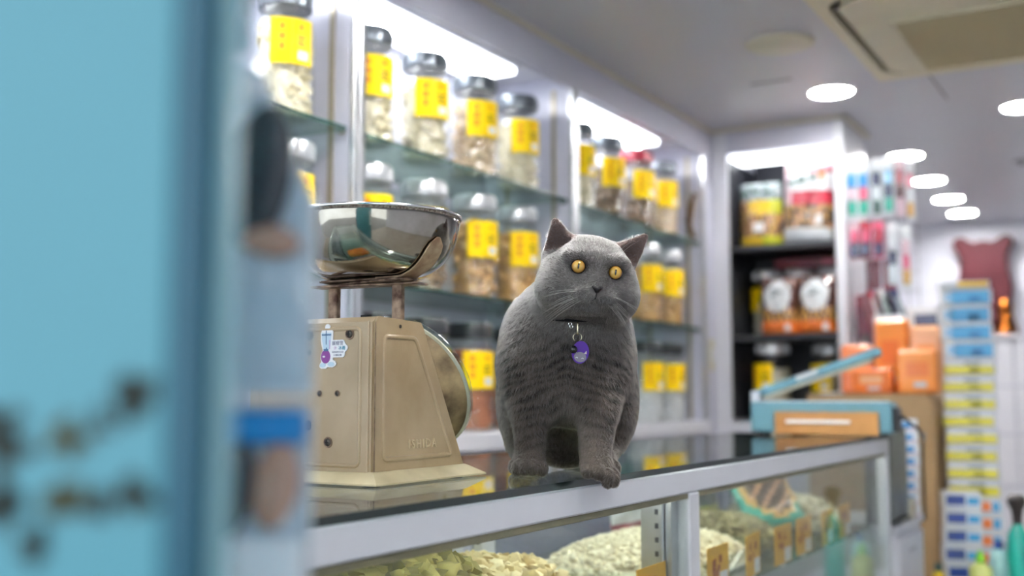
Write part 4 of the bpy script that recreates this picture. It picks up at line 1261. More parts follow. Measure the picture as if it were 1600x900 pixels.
lying_bag(-1.185, 3.10, SZ + 0.010, 0.30, 0.19, 0.02, zgr, [P_['blue'], P_['green'], P_['lime']], 'blue and green bag standing at the back of the counter', 90, tilt=4)

# yellow price cards along the front edge of the shelf
M_card = mat('yellow_price_card', '#e3a81c', 0.5)
card_me = MB().box((0, 0, 0.0425), (0.0012, 0.125, 0.085), 0).mesh('card', M_card)
CP = [(1.772, 'yellow price card left of the middle post, cut by the bottom edge'), (2.098, 'yellow price card just right of the middle post'), (2.305, 'yellow price card, second to the right of the middle post'), (2.505, 'yellow price card, third to the right of the middle post'), (2.690, 'yellow price card, fourth to the right of the middle post'), (2.880, 'yellow price card, fifth to the right of the middle post'), (3.065, 'yellow price card farthest from the cat')]
for i, (y, lb) in enumerate(CP):
    t = thing('price_card', lb, 'price card', (-0.765 + random.uniform(-.004, .004), y, SZ + 0.002), math.radians(random.uniform(-5, 5)), 'yellow price cards in the counter')
    put('card', card_me, t, (0, 0, 0.008 if i else 0.012))
    MB().box((0.0012, 0.030, 0.026), (0.0010, 0.045, 0.030)).build('price_sticker', M_paper, t)
    b = MB()
    for zz, yy, hh in ((0.066, -0.02, 0.014), (0.066, 0.012, 0.014), (0.046, -0.03, 0.012), (0.046, -0.005, 0.012)):
        for q in range(4):
            b.box((0.0012, yy + random.uniform(-.008, .008), zz + random.uniform(-.006, .006)), (0.0008, random.choice((0.014, 0.003)), random.choice((0.0025, hh))))
    tag(b.build('lettering', mat('brown_red_ink', '#a04a14', 0.6), t), kind='stuff')
    MB().box((-0.004, 0, 0.005), (0.010, 0.03, 0.010), 0.002).build('card_clip', M_alu, t)

# ================================================================== out-of-focus things close to the camera
CR, SR = math.cos(math.radians(30.4)), math.sin(math.radians(30.4))
def near(lat, dep):
    return (lat * CR - dep * SR, lat * SR + dep * CR)
M_teal = mat('pale_teal_paint', '#488896', 0.35, nz=0.04, nscale=6)
M_teald = mat('shaded_teal_paint', '#0a4c60', 0.35)  # darker than the panel: the edge's shade is put into this colour
M_tealp = mat('pale_teal_grey', '#78a2aa', 0.3)
ex, ey = near(-0.1135, 0.42)
pn = thing('shop_door', 'blurred pale teal door panel filling the left of the picture', 'door', (ex, ey, 0), math.radians(30.4 - 4))
MB().box((-0.19, 0, 1.12), (0.355, 0.018, 2.20), 0.002).build('panel', M_teal, pn)
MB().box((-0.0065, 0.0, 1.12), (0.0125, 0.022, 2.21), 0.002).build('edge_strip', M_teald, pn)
MB().box((0.0030, 0.006, 1.12), (0.0060, 0.010, 2.20), 0.001).build('edge_blur_band', M_tealp, pn)  # added pale band standing for the edge blurring into the bright background
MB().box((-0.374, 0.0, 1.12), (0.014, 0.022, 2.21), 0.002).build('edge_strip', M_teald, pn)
M_ch1 = mat('dark_green_lettering', '#14241c', 0.5); M_ch2 = mat('olive_lettering', '#34360e', 0.5)
rs = random.Random(5)
def glyph(cx, cz, s, m, n):
    b = MB()
    for k in range(int(n * 1.7)):
        a = rs.choice((0, 0, 90, 90, 40, -40)); L_ = s * rs.uniform(0.45, 0.95)
        M_ = Matrix.Translation((cx + rs.uniform(-.28, .28) * s, -0.0096, cz + rs.uniform(-.32, .32) * s)) @ Matrix.Rotation(math.radians(a), 4, 'Y')
        b.box((0, 0, 0), (L_, 0.0010, s * 0.27), 0, M_)
    return tag(b.build('lettering', m, pn), kind='stuff')
for cx, cz, s, m, n in ((-0.074, 1.055, 0.020, M_ch1, 5), (-0.050, 1.055, 0.014, M_ch2, 4), (-0.0270, 1.0700, 0.016, M_ch1, 8), (-0.0365, 1.060, 0.010, M_ch1, 3),
                        (-0.074, 1.030, 0.020, M_ch1, 5), (-0.050, 1.032, 0.014, M_ch2, 5), (-0.0245, 1.034, 0.014, M_ch1, 7), (-0.036, 1.030, 0.012, M_ch1, 4), (-0.062, 1.016, 0.014, M_ch1, 4),
                        (-0.098, 1.055, 0.020, M_ch1, 6), (-0.098, 1.030, 0.020, M_ch1, 6)):
    glyph(cx, cz, s, m, n)
# strip of hanging packs just inside the door
hx, hy = near(-0.1335, 0.60)
st = thing('clip_strip', 'clear hanging clip strip hung from the ceiling beside the door', 'strip', (hx, hy, 0), math.radians(30.4))
MB().box((-0.020, 0.004, (1.30 + CZ) / 2), (0.012, 0.0015, CZ - 1.30)).build('strip', M_tealp, st)
MB().box((0, 0.004, CZ - 0.006), (0.04, 0.03, 0.010), 0.002).build('ceiling_clip', M_white, st)
M_film = glass('clear_film', (0.93, 0.95, 0.97), 1.5, 0.06, bump=0.5, bscale=35)
M_skin = mat('tan_print', '#b98f78', 0.4); M_hair = mat('black_brown_print', '#1d1a22', 0.4); M_pb = mat('blue_print', '#1f86c8', 0.4); M_pw = mat('pale_card', '#cdd6dd', 0.4)
def near_pack(zt2, h, parts, label, w_=0.056, dx=0.0, taper=0.0):
    t = thing('hanging_pack', label, 'pack', (hx + dx * CR, hy - 0.002 + dx * SR, zt2), math.radians(30.4), 'packs on the clip strip by the door')
    hw = w_ / 2
    out = [(-hw, -h), (hw, -h), (hw, -h * 0.42), (hw * (1 - taper), 0), (-hw, 0)]
    MQ = Matrix(((1, 0, 0, 0), (0, 0, 1, 0), (0, 1, 0, 0), (0, 0, 0, 1)))
    MB().prism(out, -0.0015, 0.0015, MQ).build('card', M_pw, t)
    for (x, z, ww, hh, d_, m, nm) in parts:
        if nm.endswith('header') or nm == 'white_insert':
            MB().box((x, -0.002 - d_ / 2, z), (ww, d_, hh), 0.003).build(nm, m, t)
        else:      # soft rounded item
            MB().lathe([(math.sin(PI * k / 12), -math.cos(PI * k / 12)) for k in range(13)], 20, Matrix.Translation((x, -0.002 - d_ / 2, z)) @ Matrix.Rotation(math.radians(10), 4, 'Y') @ Matrix.Diagonal((ww / 2 * 1.15, d_ / 2, hh / 2 * 1.15, 1)), cap=False).build(nm, m, t)
    b = MB().prism([(x * 0.98, z * 0.98) for x, z in out], -0.018, -0.003, MQ)
    b.build('film', M_film, t)
    MB().tube([(0, 0.006, -0.006), (0, -0.006, -0.004)], 0.0015, 6).build('hook', M_wire, t)
    return t
near_pack(1.345, 0.088, [(-0.002, -0.062, 0.014, 0.03, 0.006, M_pb, 'blue_insert'), (0.0, -0.025, 0.018, 0.03, 0.006, M_paper, 'white_insert')], 'whitish pack with a blue spot at the top of the hanging strip', 0.024, -0.020)
near_pack(1.250, 0.180, [(-0.002, -0.062, 0.032, 0.070, 0.010, M_hair, 'dark_insert'), (0.004, -0.097, 0.030, 0.016, 0.009, M_skin, 'tan_insert'), (-0.012, -0.012, 0.018, 0.016, 0.006, M_paper, 'white_header')], 'clear pack with a dark item and white lower card on the hanging strip', 0.056, 0.0, 1.1)
near_pack(1.066, 0.125, [(0.0, -0.013, 0.052, 0.018, 0.007, M_pb, 'blue_header'), (-0.011, -0.045, 0.018, 0.044, 0.009, M_hair, 'dark_insert'), (0.010, -0.043, 0.022, 0.040, 0.008, M_skin, 'tan_insert'), (0.0, -0.095, 0.05, 0.05, 0.006, M_paper, 'white_insert')], 'blue-headed pack with dark and tan inserts, lowest on the hanging strip')

# ================================================================== the cat
# local frame: x to the cat's left (picture right), y backwards, z up; origin on the counter top
CAT_LOC = (-0.774, 1.470, CT)
CAT_RZ = math.radians(30.4)
cat_root = thing('cat', 'grey shorthaired cat with amber eyes sitting on the counter edge', 'cat', CAT_LOC, CAT_RZ)

def rotm(rx=0, ry=0, rz=0):
    return np.array((Matrix.Rotation(math.radians(rz), 3, 'Z') @ Matrix.Rotation(math.radians(ry), 3, 'Y') @ Matrix.Rotation(math.radians(rx), 3, 'X')), dtype=np.float32)

H_C = np.array((0.0365, -0.018, 0.2955), np.float32)      # head centre
# yaw: the face turns towards picture right; roll: the head tips to picture right
H_R = np.array((Matrix.Rotation(math.radians(8.5), 3, 'Y') @ Matrix.Rotation(math.radians(9), 3, 'Z') @ Matrix.Rotation(math.radians(2), 3, 'X')), dtype=np.float32)

def hd(p):
    return H_C + H_R @ np.array(p, np.float32)

STEP = 0.0025
lo = np.array((-0.145, -0.115, -0.022), np.float32)
hi = np.array((0.165, 0.285, 0.400), np.float32)
dims = np.ceil((hi - lo) / STEP).astype(int)
ax_ = [lo[i] + STEP * np.arange(dims[i], dtype=np.float32) for i in range(3)]
SD = np.full(dims, 0.05, np.float32)


def _window(c, ext):
    s = []
    for i in range(3):
        a = int(max(0, (c[i] - ext - lo[i]) / STEP)); b = int(min(dims[i], (c[i] + ext - lo[i]) / STEP + 2))
        s.append(slice(a, max(a + 1, b)))
    return tuple(s)


def _grid(w):
    return np.stack(np.meshgrid(ax_[0][w[0]], ax_[1][w[1]], ax_[2][w[2]], indexing='ij'), -1)


def _smin(a, b, k):
    h = np.maximum(k - np.abs(a - b), 0) / k
    return np.minimum(a, b) - h * h * k * 0.25


def ell(c, r, R=None, k=0.02, sub=False):
    c = np.array(c, np.float32); r = np.array(r, np.float32)
    w = _window(c, float(r.max()) + 0.035)
    p = _grid(w) - c
    if R is not None:
        p = p @ R
    k0 = np.linalg.norm(p / r, axis=-1); k1 = np.linalg.norm(p / (r * r), axis=-1) + 1e-9
    d = k0 * (k0 - 1) / k1
    SD[w] = -_smin(-SD[w], d, k) if sub else _smin(SD[w], d, k)


def cap(a, b, ra, rb, k=0.02, flat=None, sub=False):
    """tapered capsule; flat=(axis, factor) squeezes it along a direction"""
    a = np.array(a, np.float32); b = np.array(b, np.float32)
    c = (a + b) / 2
    w = _window(c, float(np.linalg.norm(b - a)) / 2 + max(ra, rb) + 0.03)
    p = _grid(w)
    ab = b - a
    q = p - a
    t = np.clip((q @ ab) / float(ab @ ab), 0, 1)
    v = q - t[..., None] * ab
    if flat is not None:
        n = np.array(flat[0], np.float32); n /= np.linalg.norm(n)
        v = v + ((v @ n) * (flat[1] - 1))[..., None] * n
    d = np.linalg.norm(v, axis=-1) - (ra + (rb - ra) * t)
    if flat is not None:
        d = d / max(1.0, flat[1] * 0.6)
    SD[w] = -_smin(-SD[w], d, k) if sub else _smin(SD[w], d, k)


# trunk
ell((0.012, 0.170, 0.108), (0.091, 0.098, 0.106), k=0.03)           # hips and belly
ell((-0.004, 0.110, 0.190), (0.076, 0.082, 0.100), k=0.05)          # shoulders and back
ell((0.014, 0.060, 0.185), (0.076, 0.070, 0.080), k=0.05)           # chest
ell((0.066, 0.070, 0.180), (0.040, 0.058, 0.070), k=0.05)           # left shoulder
ell((-0.050, 0.068, 0.165), (0.038, 0.054, 0.068), k=0.05)          # right shoulder
ell((0.014, 0.050, 0.125), (0.050, 0.045, 0.050), k=0.04)           # brisket
cap((0.0, 0.07, 0.23), tuple(H_C + np.array((0, 0.03, -0.02), np.float32)), 0.064, 0.060, k=0.05)   # neck
# haunches
ell((-0.066, 0.150, 0.108), (0.033, 0.078, 0.074), k=0.025)
ell((0.092, 0.145, 0.114), (0.033, 0.078, 0.078), k=0.025)
cap((-0.058, 0.140, 0.034), (-0.053, 0.092, 0.020), 0.023, 0.018, k=0.02)
cap((0.074, 0.130, 0.038), (0.062, 0.056, 0.022), 0.024, 0.019, k=0.02)
# tail curled round behind
for a, b in (((0.0, 0.240, 0.03), (0.03, 0.258, 0.02)), ((0.03, 0.258, 0.02), (0.055, 0.260, 0.018)), ((0.055, 0.260, 0.018), (0.075, 0.250, 0.016))):
    cap(a, b, 0.018, 0.016, k=0.015)
ell((-0.002, 0.092, 0.030), (0.029, 0.062, 0.050), k=0.018, sub=True)       # hollow under the belly
# front legs
cap((-0.050, 0.056, 0.165), (-0.0490, 0.034, 0.100), 0.036, 0.0275, k=0.03)
cap((-0.0490, 0.034, 0.100), (-0.0490, 0.030, 0.036), 0.0275, 0.0220, k=0.012)
cap((0.056, 0.050, 0.165), (0.052, 0.012, 0.100), 0.036, 0.029, k=0.03)
cap((0.052, 0.012, 0.100), (0.046, -0.012, 0.038), 0.029, 0.0235, k=0.012)


def paw(c, yaw, hang=0.0):
    R = rotm(rz=yaw)
    c = np.array(c, np.float32)
    ell(c + R @ np.array((0, 0.006, 0.002), np.float32), (0.024, 0.024, 0.0175), R, k=0.012)
    for i, (x, y, z) in enumerate(((-0.0185, -0.008, -0.004), (-0.0065, -0.017, -0.002), (0.0065, -0.017, -0.002), (0.0185, -0.008, -0.004))):
        dz = -hang * (0.0, 0.25, 1.0, 0.85)[i]
        ell(c + R @ np.array((x, y - (0.006 if dz < -0.004 else 0), z + dz), np.float32), (0.0088, 0.0150, 0.0118 - dz * 0.25), R, k=0.0028)


paw((-0.050, 0.012, 0.0160), -4)
paw((0.048, -0.032, 0.0165), 14, hang=0.012)
for c, yw in (((-0.053, 0.074, 0.0155), -10), ((0.058, 0.036, 0.0150), 10)):   # hind feet
    paw(c, yw)

# skull
ell(hd((0, 0.004, 0.004)), (0.0675, 0.062, 0.057), H_R, k=0.02)
for s in (-1, 1):
    ell(hd((s * 0.0365, -0.012, -0.025)), (0.0385, 0.042, 0.035), H_R, k=0.025)      # cheeks
    ell(hd((s * 0.0265, -0.0460, 0.0235)), (0.022, 0.0130, 0.0085), H_R, k=0.018)     # brows
ell(hd((0, -0.034, -0.034)), (0.038, 0.034, 0.026), H_R, k=0.02)
cap(hd((0, -0.048, 0.016)), hd((0, -0.066, -0.017)), 0.013, 0.0095, k=0.014)       # bridge of the nose
for s in (-1, 1):
    ell(hd((s * 0.0145, -0.0605, -0.0325)), (0.0185, 0.0160, 0.0130), H_R, k=0.005)  # whisker pads
ell(hd((0, -0.052, -0.0475)), (0.017, 0.014, 0.0105), H_R, k=0.005)                 # chin
EAR = {-1: ((-0.044, 0.010, 0.034), (-0.060, 0.006, 0.0735)), 1: ((0.049, 0.010, 0.034), (0.0785, 0.006, 0.0735))}
for s in (-1, 1):                                                                  # ears
    base = hd(EAR[s][0]); tip = hd(EAR[s][1])
    nrm = H_R @ np.array((s * 0.42, -0.90, 0.12), np.float32)
    cap(base, tip, 0.0285, 0.0065, k=0.012, flat=(nrm, 2.2))
    cap(base + nrm * 0.0165 + (tip - base) * 0.12, tip + nrm * 0.010 - (tip - base) * 0.10, 0.0215, 0.0035, k=0.004, flat=(nrm, 1.5), sub=True)
EYES = [np.array((s * 0.0275, -0.0515, 0.0075), np.float32) for s in (-1, 1)]
for e in EYES:
    ell(hd(e + np.array((0, -0.008, 0), np.float32)), (0.0112, 0.0120, 0.0104), H_R, k=0.003, sub=True)


def surface_nets(D, step, org):
    ins = D < 0
    c = [ins[i:D.shape[0] - 1 + i, j:D.shape[1] - 1 + j, k:D.shape[2] - 1 + k] for i in (0, 1) for j in (0, 1) for k in (0, 1)]
    cnt = sum(x.astype(np.int8) for x in c)
    act = (cnt > 0) & (cnt < 8)
    idx = np.argwhere(act)
    vid = np.full(act.shape, -1, np.int64)
    vid[act] = np.arange(len(idx))
    pos = np.zeros((len(idx), 3)); num = np.zeros(len(idx))
    cs = [(i, j, k) for i in (0, 1) for j in (0, 1) for k in (0, 1)]
    for a in range(8):
        for b in range(a + 1, 8):
            if sum(abs(cs[a][q] - cs[b][q]) for q in range(3)) != 1:
                continue
            pa = idx + cs[a]; pb = idx + cs[b]
            da = D[pa[:, 0], pa[:, 1], pa[:, 2]]; db = D[pb[:, 0], pb[:, 1], pb[:, 2]]
            m = (da < 0) != (db < 0)
            t = np.where(m, da / np.where(m, da - db, 1), 0)
            pos += np.where(m[:, None], pa + (pb - pa) * t[:, None], 0)
            num += m
    pos = pos / num[:, None] * step + org
    faces = []
    for axis in range(3):
        sl0 = [slice(None)] * 3; sl1 = [slice(None)] * 3
        sl0[axis] = slice(0, -1); sl1[axis] = slice(1, None)
        A = ins[tuple(sl0)]; Bq = ins[tuple(sl1)]
        e = np.argwhere(A != Bq)
        u, v = (axis + 1) % 3, (axis + 2) % 3
        ok = (e[:, u] > 0) & (e[:, v] > 0) & (e[:, u] < act.shape[u]) & (e[:, v] < act.shape[v]) & (e[:, axis] < act.shape[axis])
        e = e[ok]
        du = np.zeros(3, int); du[u] = 1
        dv = np.zeros(3, int); dv[v] = 1
        g = lambda q: vid[q[:, 0], q[:, 1], q[:, 2]]
        quad = np.stack([g(e - du - dv), g(e - dv), g(e), g(e - du)], 1)
        flip = ~A[e[:, 0], e[:, 1], e[:, 2]]
        quad[flip] = quad[flip][:, ::-1]
        faces.append(quad[(quad >= 0).all(1)])
    return pos, np.concatenate(faces)


cv, cf = surface_nets(SD, STEP, lo)
# a little Laplacian smoothing
ed = np.concatenate([cf[:, [0, 1]], cf[:, [1, 2]], cf[:, [2, 3]], cf[:, [3, 0]]])
for _ in range(2):
    acc = np.zeros_like(cv); n_ = np.zeros(len(cv))
    np.add.at(acc, ed[:, 0], cv[ed[:, 1]]); np.add.at(n_, ed[:, 0], 1)
    cv = cv * 0.5 + 0.5 * acc / np.maximum(n_, 1)[:, None]
cme = bpy.data.meshes.new('body')
cme.from_pydata(cv.tolist(), [], cf.tolist())
cme.polygons.foreach_set('use_smooth', [True] * len(cf))
cme.update()
nrm_v = np.zeros(len(cv) * 3, np.float32); cme.vertices.foreach_get('normal', nrm_v); nrm_v = nrm_v.reshape(-1, 3)


# coat colour: slate grey with faint ghost stripes on legs, chest and back
def vnoise(p, s, seed=0.0):
    """cheap smooth value noise on arrays"""
    q = p * s + seed
    i = np.floor(q).astype(np.int64); f = q - i
    f = f * f * (3 - 2 * f)
    out = 0
    for dx in (0, 1):
        for dy in (0, 1):
            for dz in (0, 1):
                h = (i[:, 0] + dx) * 374761393 + (i[:, 1] + dy) * 668265263 + (i[:, 2] + dz) * 2147483647
                h = (h ^ (h >> 13)) * 1274126177
                h = ((h ^ (h >> 16)) & 0xffff) / 65535.0
                out = out + h * (f[:, 0] if dx else 1 - f[:, 0]) * (f[:, 1] if dy else 1 - f[:, 1]) * (f[:, 2] if dz else 1 - f[:, 2])
    return out


def head_local(p):
    return (p - H_C) @ H_R


def coat(p):
    hl = head_local(p)
    head = np.clip((0.095 - np.linalg.norm(hl, axis=1)) / 0.02, 0, 1)
    base = np.array((0.158, 0.147, 0.141))
    warm = np.array((0.154, 0.126, 0.106))
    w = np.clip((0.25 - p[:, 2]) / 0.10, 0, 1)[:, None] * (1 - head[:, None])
    c = base * (1 - w) + warm * w
    ph = (p[:, 2] + 0.35 * np.abs(p[:, 0] - 0.005) + 0.020 * (vnoise(p, 38) - 0.5)) * 2 * PI / 0.0145
    st = np.clip(np.sin(ph) * 0.5 + 0.25 + (vnoise(p, 60, 7) - 0.5), 0, 1)
    amp = 0.95 * (1 - head) * np.clip(1.3 - np.abs(p[:, 2] - 0.14) / 0.10, 0, 1)
    f = 1 - np.minimum(amp * st, 0.88)
    f = f * (0.84 + 0.32 * vnoise(p, 120, 3))
    for s in (-1, 1):      # darker rims and corners of the eyes, dark line inside the brow
        q = (hl - np.array((s * 0.0275, -0.0515, 0.0075))) * np.array((0.72, 0.45, 1.05))
        f = f * (1 - 0.45 * np.clip((0.0128 - np.linalg.norm(q, axis=1)) / 0.0035, 0, 1))
        q = (hl - np.array((s * 0.0130, -0.0560, 0.0145))) * np.array((0.8, 0.5, 1.3))
        f = f * (1 - 0.30 * np.clip((0.0110 - np.linalg.norm(q, axis=1)) / 0.006, 0, 1))
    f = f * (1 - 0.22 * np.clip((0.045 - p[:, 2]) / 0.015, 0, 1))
    return c * f[:, None] * 0.48


vc = cme.attributes.new('coat', 'FLOAT_COLOR', 'POINT')
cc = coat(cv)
# muzzle, mouth line and inner ear
hl = head_local(cv)
SKIN_EAR = np.zeros(len(cv))
for s in (-1, 1):
    bl = np.array(EAR[s][0]); tl = np.array(EAR[s][1])
    nl = np.array((s * 0.42, -0.90, 0.12)); nl /= np.linalg.norm(nl)
    t = ((hl - bl) @ (tl - bl)) / ((tl - bl) @ (tl - bl))
    dist = np.linalg.norm((hl - bl) - np.clip(t, 0, 1)[:, None] * (tl - bl), axis=1)
    face = ((nrm_v @ H_R) @ nl)
    inner = (t > 0.05) & (dist < 0.030) & (face > 0.25)
    SKIN_EAR = np.maximum(SKIN_EAR, inner * 1.0)
ear_c = np.array((0.085, 0.058, 0.052))
cc = np.where(SKIN_EAR[:, None] > 0.5, ear_c, cc)
vc.data.foreach_set('color', np.concatenate([cc, np.ones((len(cc), 1))], 1).astype(np.float32).ravel())

def attr_mat(name, attr, rough, spec):
    m = bpy.data.materials.new(name); m.use_nodes = True
    nt = m.node_tree; b = nt.nodes['Principled BSDF']
    a = nt.nodes.new('ShaderNodeAttribute'); a.attribute_name = attr
    nt.links.new(a.outputs['Color'], b.inputs['Base Color'])
    b.inputs['Roughness'].default_value = rough
    b.inputs['Specular IOR Level'].default_value = spec
    return m
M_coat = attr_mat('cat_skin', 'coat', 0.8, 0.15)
def hair_mat(name, attr):
    m = bpy.data.materials.new(name); m.use_nodes = True
    nt = m.node_tree
    nt.nodes.remove(nt.nodes['Principled BSDF'])
    h = nt.nodes.new('ShaderNodeBsdfHairPrincipled')
    h.parametrization = 'COLOR'
    h.inputs['Roughness'].default_value = 0.35
    h.inputs['Radial Roughness'].default_value = 0.45
    a = nt.nodes.new('ShaderNodeAttribute'); a.attribute_name = attr
    nt.links.new(a.outputs['Color'], h.inputs['Color'])
    nt.links.new(h.outputs[0], nt.nodes['Material Output'].inputs['Surface'])
    return m
M_fur = hair_mat('cat_fur', 'coat')
cme.materials.append(M_coat)
body = bpy.data.objects.new('body', cme); COL.objects.link(body); body.parent = cat_root

# ---- fur
def grow_fur(n):
    tri = np.concatenate([cf[:, [0, 1, 2]], cf[:, [0, 2, 3]]])
    a, b, c = cv[tri[:, 0]], cv[tri[:, 1]], cv[tri[:, 2]]
    area = np.linalg.norm(np.cross(b - a, c - a), axis=1)
    cen = (a + b + c) / 3
    hc = head_local(cen)
    wgt = area * np.where(np.linalg.norm(hc, axis=1) < 0.10, 2.2, 1.0) * np.where(cen[:, 1] > 0.17, 0.45, 1.0)
    pick = rng.choice(len(tri), n, p=wgt / wgt.sum())
    u = rng.random(n); v = rng.random(n)
    fl = u + v > 1
    u[fl] = 1 - u[fl]; v[fl] = 1 - v[fl]
    t3 = tri[pick]
    W = np.stack([1 - u - v, u, v], 1)[..., None]
    P = (cv[t3] * W).sum(1)
    N = (nrm_v[t3] * W).sum(1); N /= np.linalg.norm(N, axis=1)[:, None] + 1e-9
    ear = (SKIN_EAR[t3] * W[..., 0]).sum(1) > 0.5
    h = head_local(P)
    keep = np.ones(n, bool)
    for e in EYES:
        keep &= np.linalg.norm((h - e) * np.array((1, 0.6, 1.08)), axis=1) > 0.0103
    keep &= ~((np.linalg.norm((h - np.array((0, -0.073, -0.0235))) * np.array((0.85, 0.6, 1.2)), axis=1) < 0.0088))
    keep &= ~((np.abs(h[:, 0]) < 0.0009) & (h[:, 2] < -0.027) & (h[:, 2] > -0.037) & (h[:, 1] < -0.05))
    keep &= ~(ear & (rng.random(n) < 0.35))
    keep &= P[:, 2] > 0.0005 - 0.03 * (P[:, 0] * 0.862 - P[:, 1] * 0.506 > 0.05)
    P, N, ear, h = P[keep], N[keep], ear[keep], h[keep]
    n = len(P)
    dh = np.linalg.norm(h, axis=1)
    head = np.clip((0.100 - dh) / 0.02, 0, 1)
    # flow
    away = h - np.array((0, -0.076, 0.0))
    away = away @ H_R.T
    flow_b = np.stack([0.5 * P[:, 0] * 2, 0.35 + 0 * P[:, 0], -1.0 + 0 * P[:, 0]], 1)
    away /= np.linalg.norm(away, axis=1)[:, None] + 1e-9
    flow = away * head[:, None] + flow_b * (1 - head[:, None])
    flow -= N * (flow * N).sum(1)[:, None]
    flow /= np.linalg.norm(flow, axis=1)[:, None] + 1e-6
    # clumped jitter
    J = np.stack([vnoise(P, 210, 11) - 0.5, vnoise(P, 210, 23) - 0.5, vnoise(P, 210, 37) - 0.5], 1) * 0.55 + rng.normal(0, 0.20, (n, 3))
    J -= N * (J * N).sum(1)[:, None]
    flow = flow + J
    leg = np.clip((0.10 - P[:, 2]) / 0.05, 0, 1) * (P[:, 1] < 0.07)
    L = 0.0098 * (1 - head) + head * (0.0052 + 0.0035 * np.clip((dh - 0.055) / 0.02, 0, 1))
    front = np.clip((0.0 - h[:, 1] - 0.035) / 0.02, 0, 1) * head
    L = L * (1 - 0.50 * front) * (1 - 0.45 * leg)
    L = np.where(P[:, 2] < 0.036, np.minimum(L, 0.0050), L)
    near_eye = np.min([np.linalg.norm(h - e, axis=1) for e in EYES], axis=0)
    L = np.where(near_eye < 0.017, np.minimum(L, 0.0028), L)
    L = np.where(ear, 0.0035, L)
    zc = 0.252 - 0.010 * (1 - (P[:, 1] - 0.036) / 0.066)
    L = np.where((np.abs(P[:, 2] - zc) < 0.0075) & (P[:, 1] < 0.05) & (P[:, 0] > 0.002) & (P[:, 0] < 0.060), np.minimum(L, 0.002), L)
    chest = np.clip(1 - np.abs(P[:, 0] - 0.012) / 0.04, 0, 1) * (P[:, 1] < 0.06) * np.clip(1 - np.abs(P[:, 2] - 0.11) / 0.05, 0, 1)
    L = L * (1 + 0.7 * chest)
    L = L * rng.uniform(0.7, 1.2, n)
    lift = np.where(head > 0.5, 0.42, 0.50)
    K = 4
    pts = np.zeros((n, K, 3))
    for q in range(K):
        s = q / (K - 1)
        pts[:, q] = P - N * 0.0004 + L[:, None] * (N * (lift * (s - 0.28 * s * s))[:, None] + flow * (0.72 * s ** 1.35))
    low = pts[:, :, 2] < 0.0006
    inside = (pts[:, :, 0] * 0.862 - pts[:, :, 1] * 0.506) < 0.0575
    pts[:, :, 2] = np.where(low & inside, 0.0006, pts[:, :, 2])
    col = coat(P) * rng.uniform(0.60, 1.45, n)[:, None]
    # paler tips here and there
    tick = rng.random(n) < 0.08
    col[tick] *= 1.7
    col = np.where(ear[:, None], np.array((0.052, 0.038, 0.034)) * rng.uniform(0.7, 1.3, n)[:, None], col)
    cu = bpy.data.hair_curves.new('fur')
    cu.add_curves([K] * n)
    cu.attributes['position'].data.foreach_set('vector', pts.astype(np.float32).ravel())
    rad = np.tile(np.array((0.00014, 0.00013, 0.0001, 0.00003), np.float32), n)
    ra = cu.attributes.get('radius') or cu.attributes.new('radius', 'FLOAT', 'POINT')
    ra.data.foreach_set('value', rad)
    ca = cu.attributes.new('coat', 'FLOAT_COLOR', 'CURVE')
    ca.data.foreach_set('color', np.concatenate([col, np.ones((n, 1))], 1).astype(np.float32).ravel())
    cu.materials.append(M_fur)
    o = bpy.data.objects.new('fur', cu); COL.objects.link(o); o.parent = cat_root
    return tag(o, kind='stuff')
grow_fur(190000)

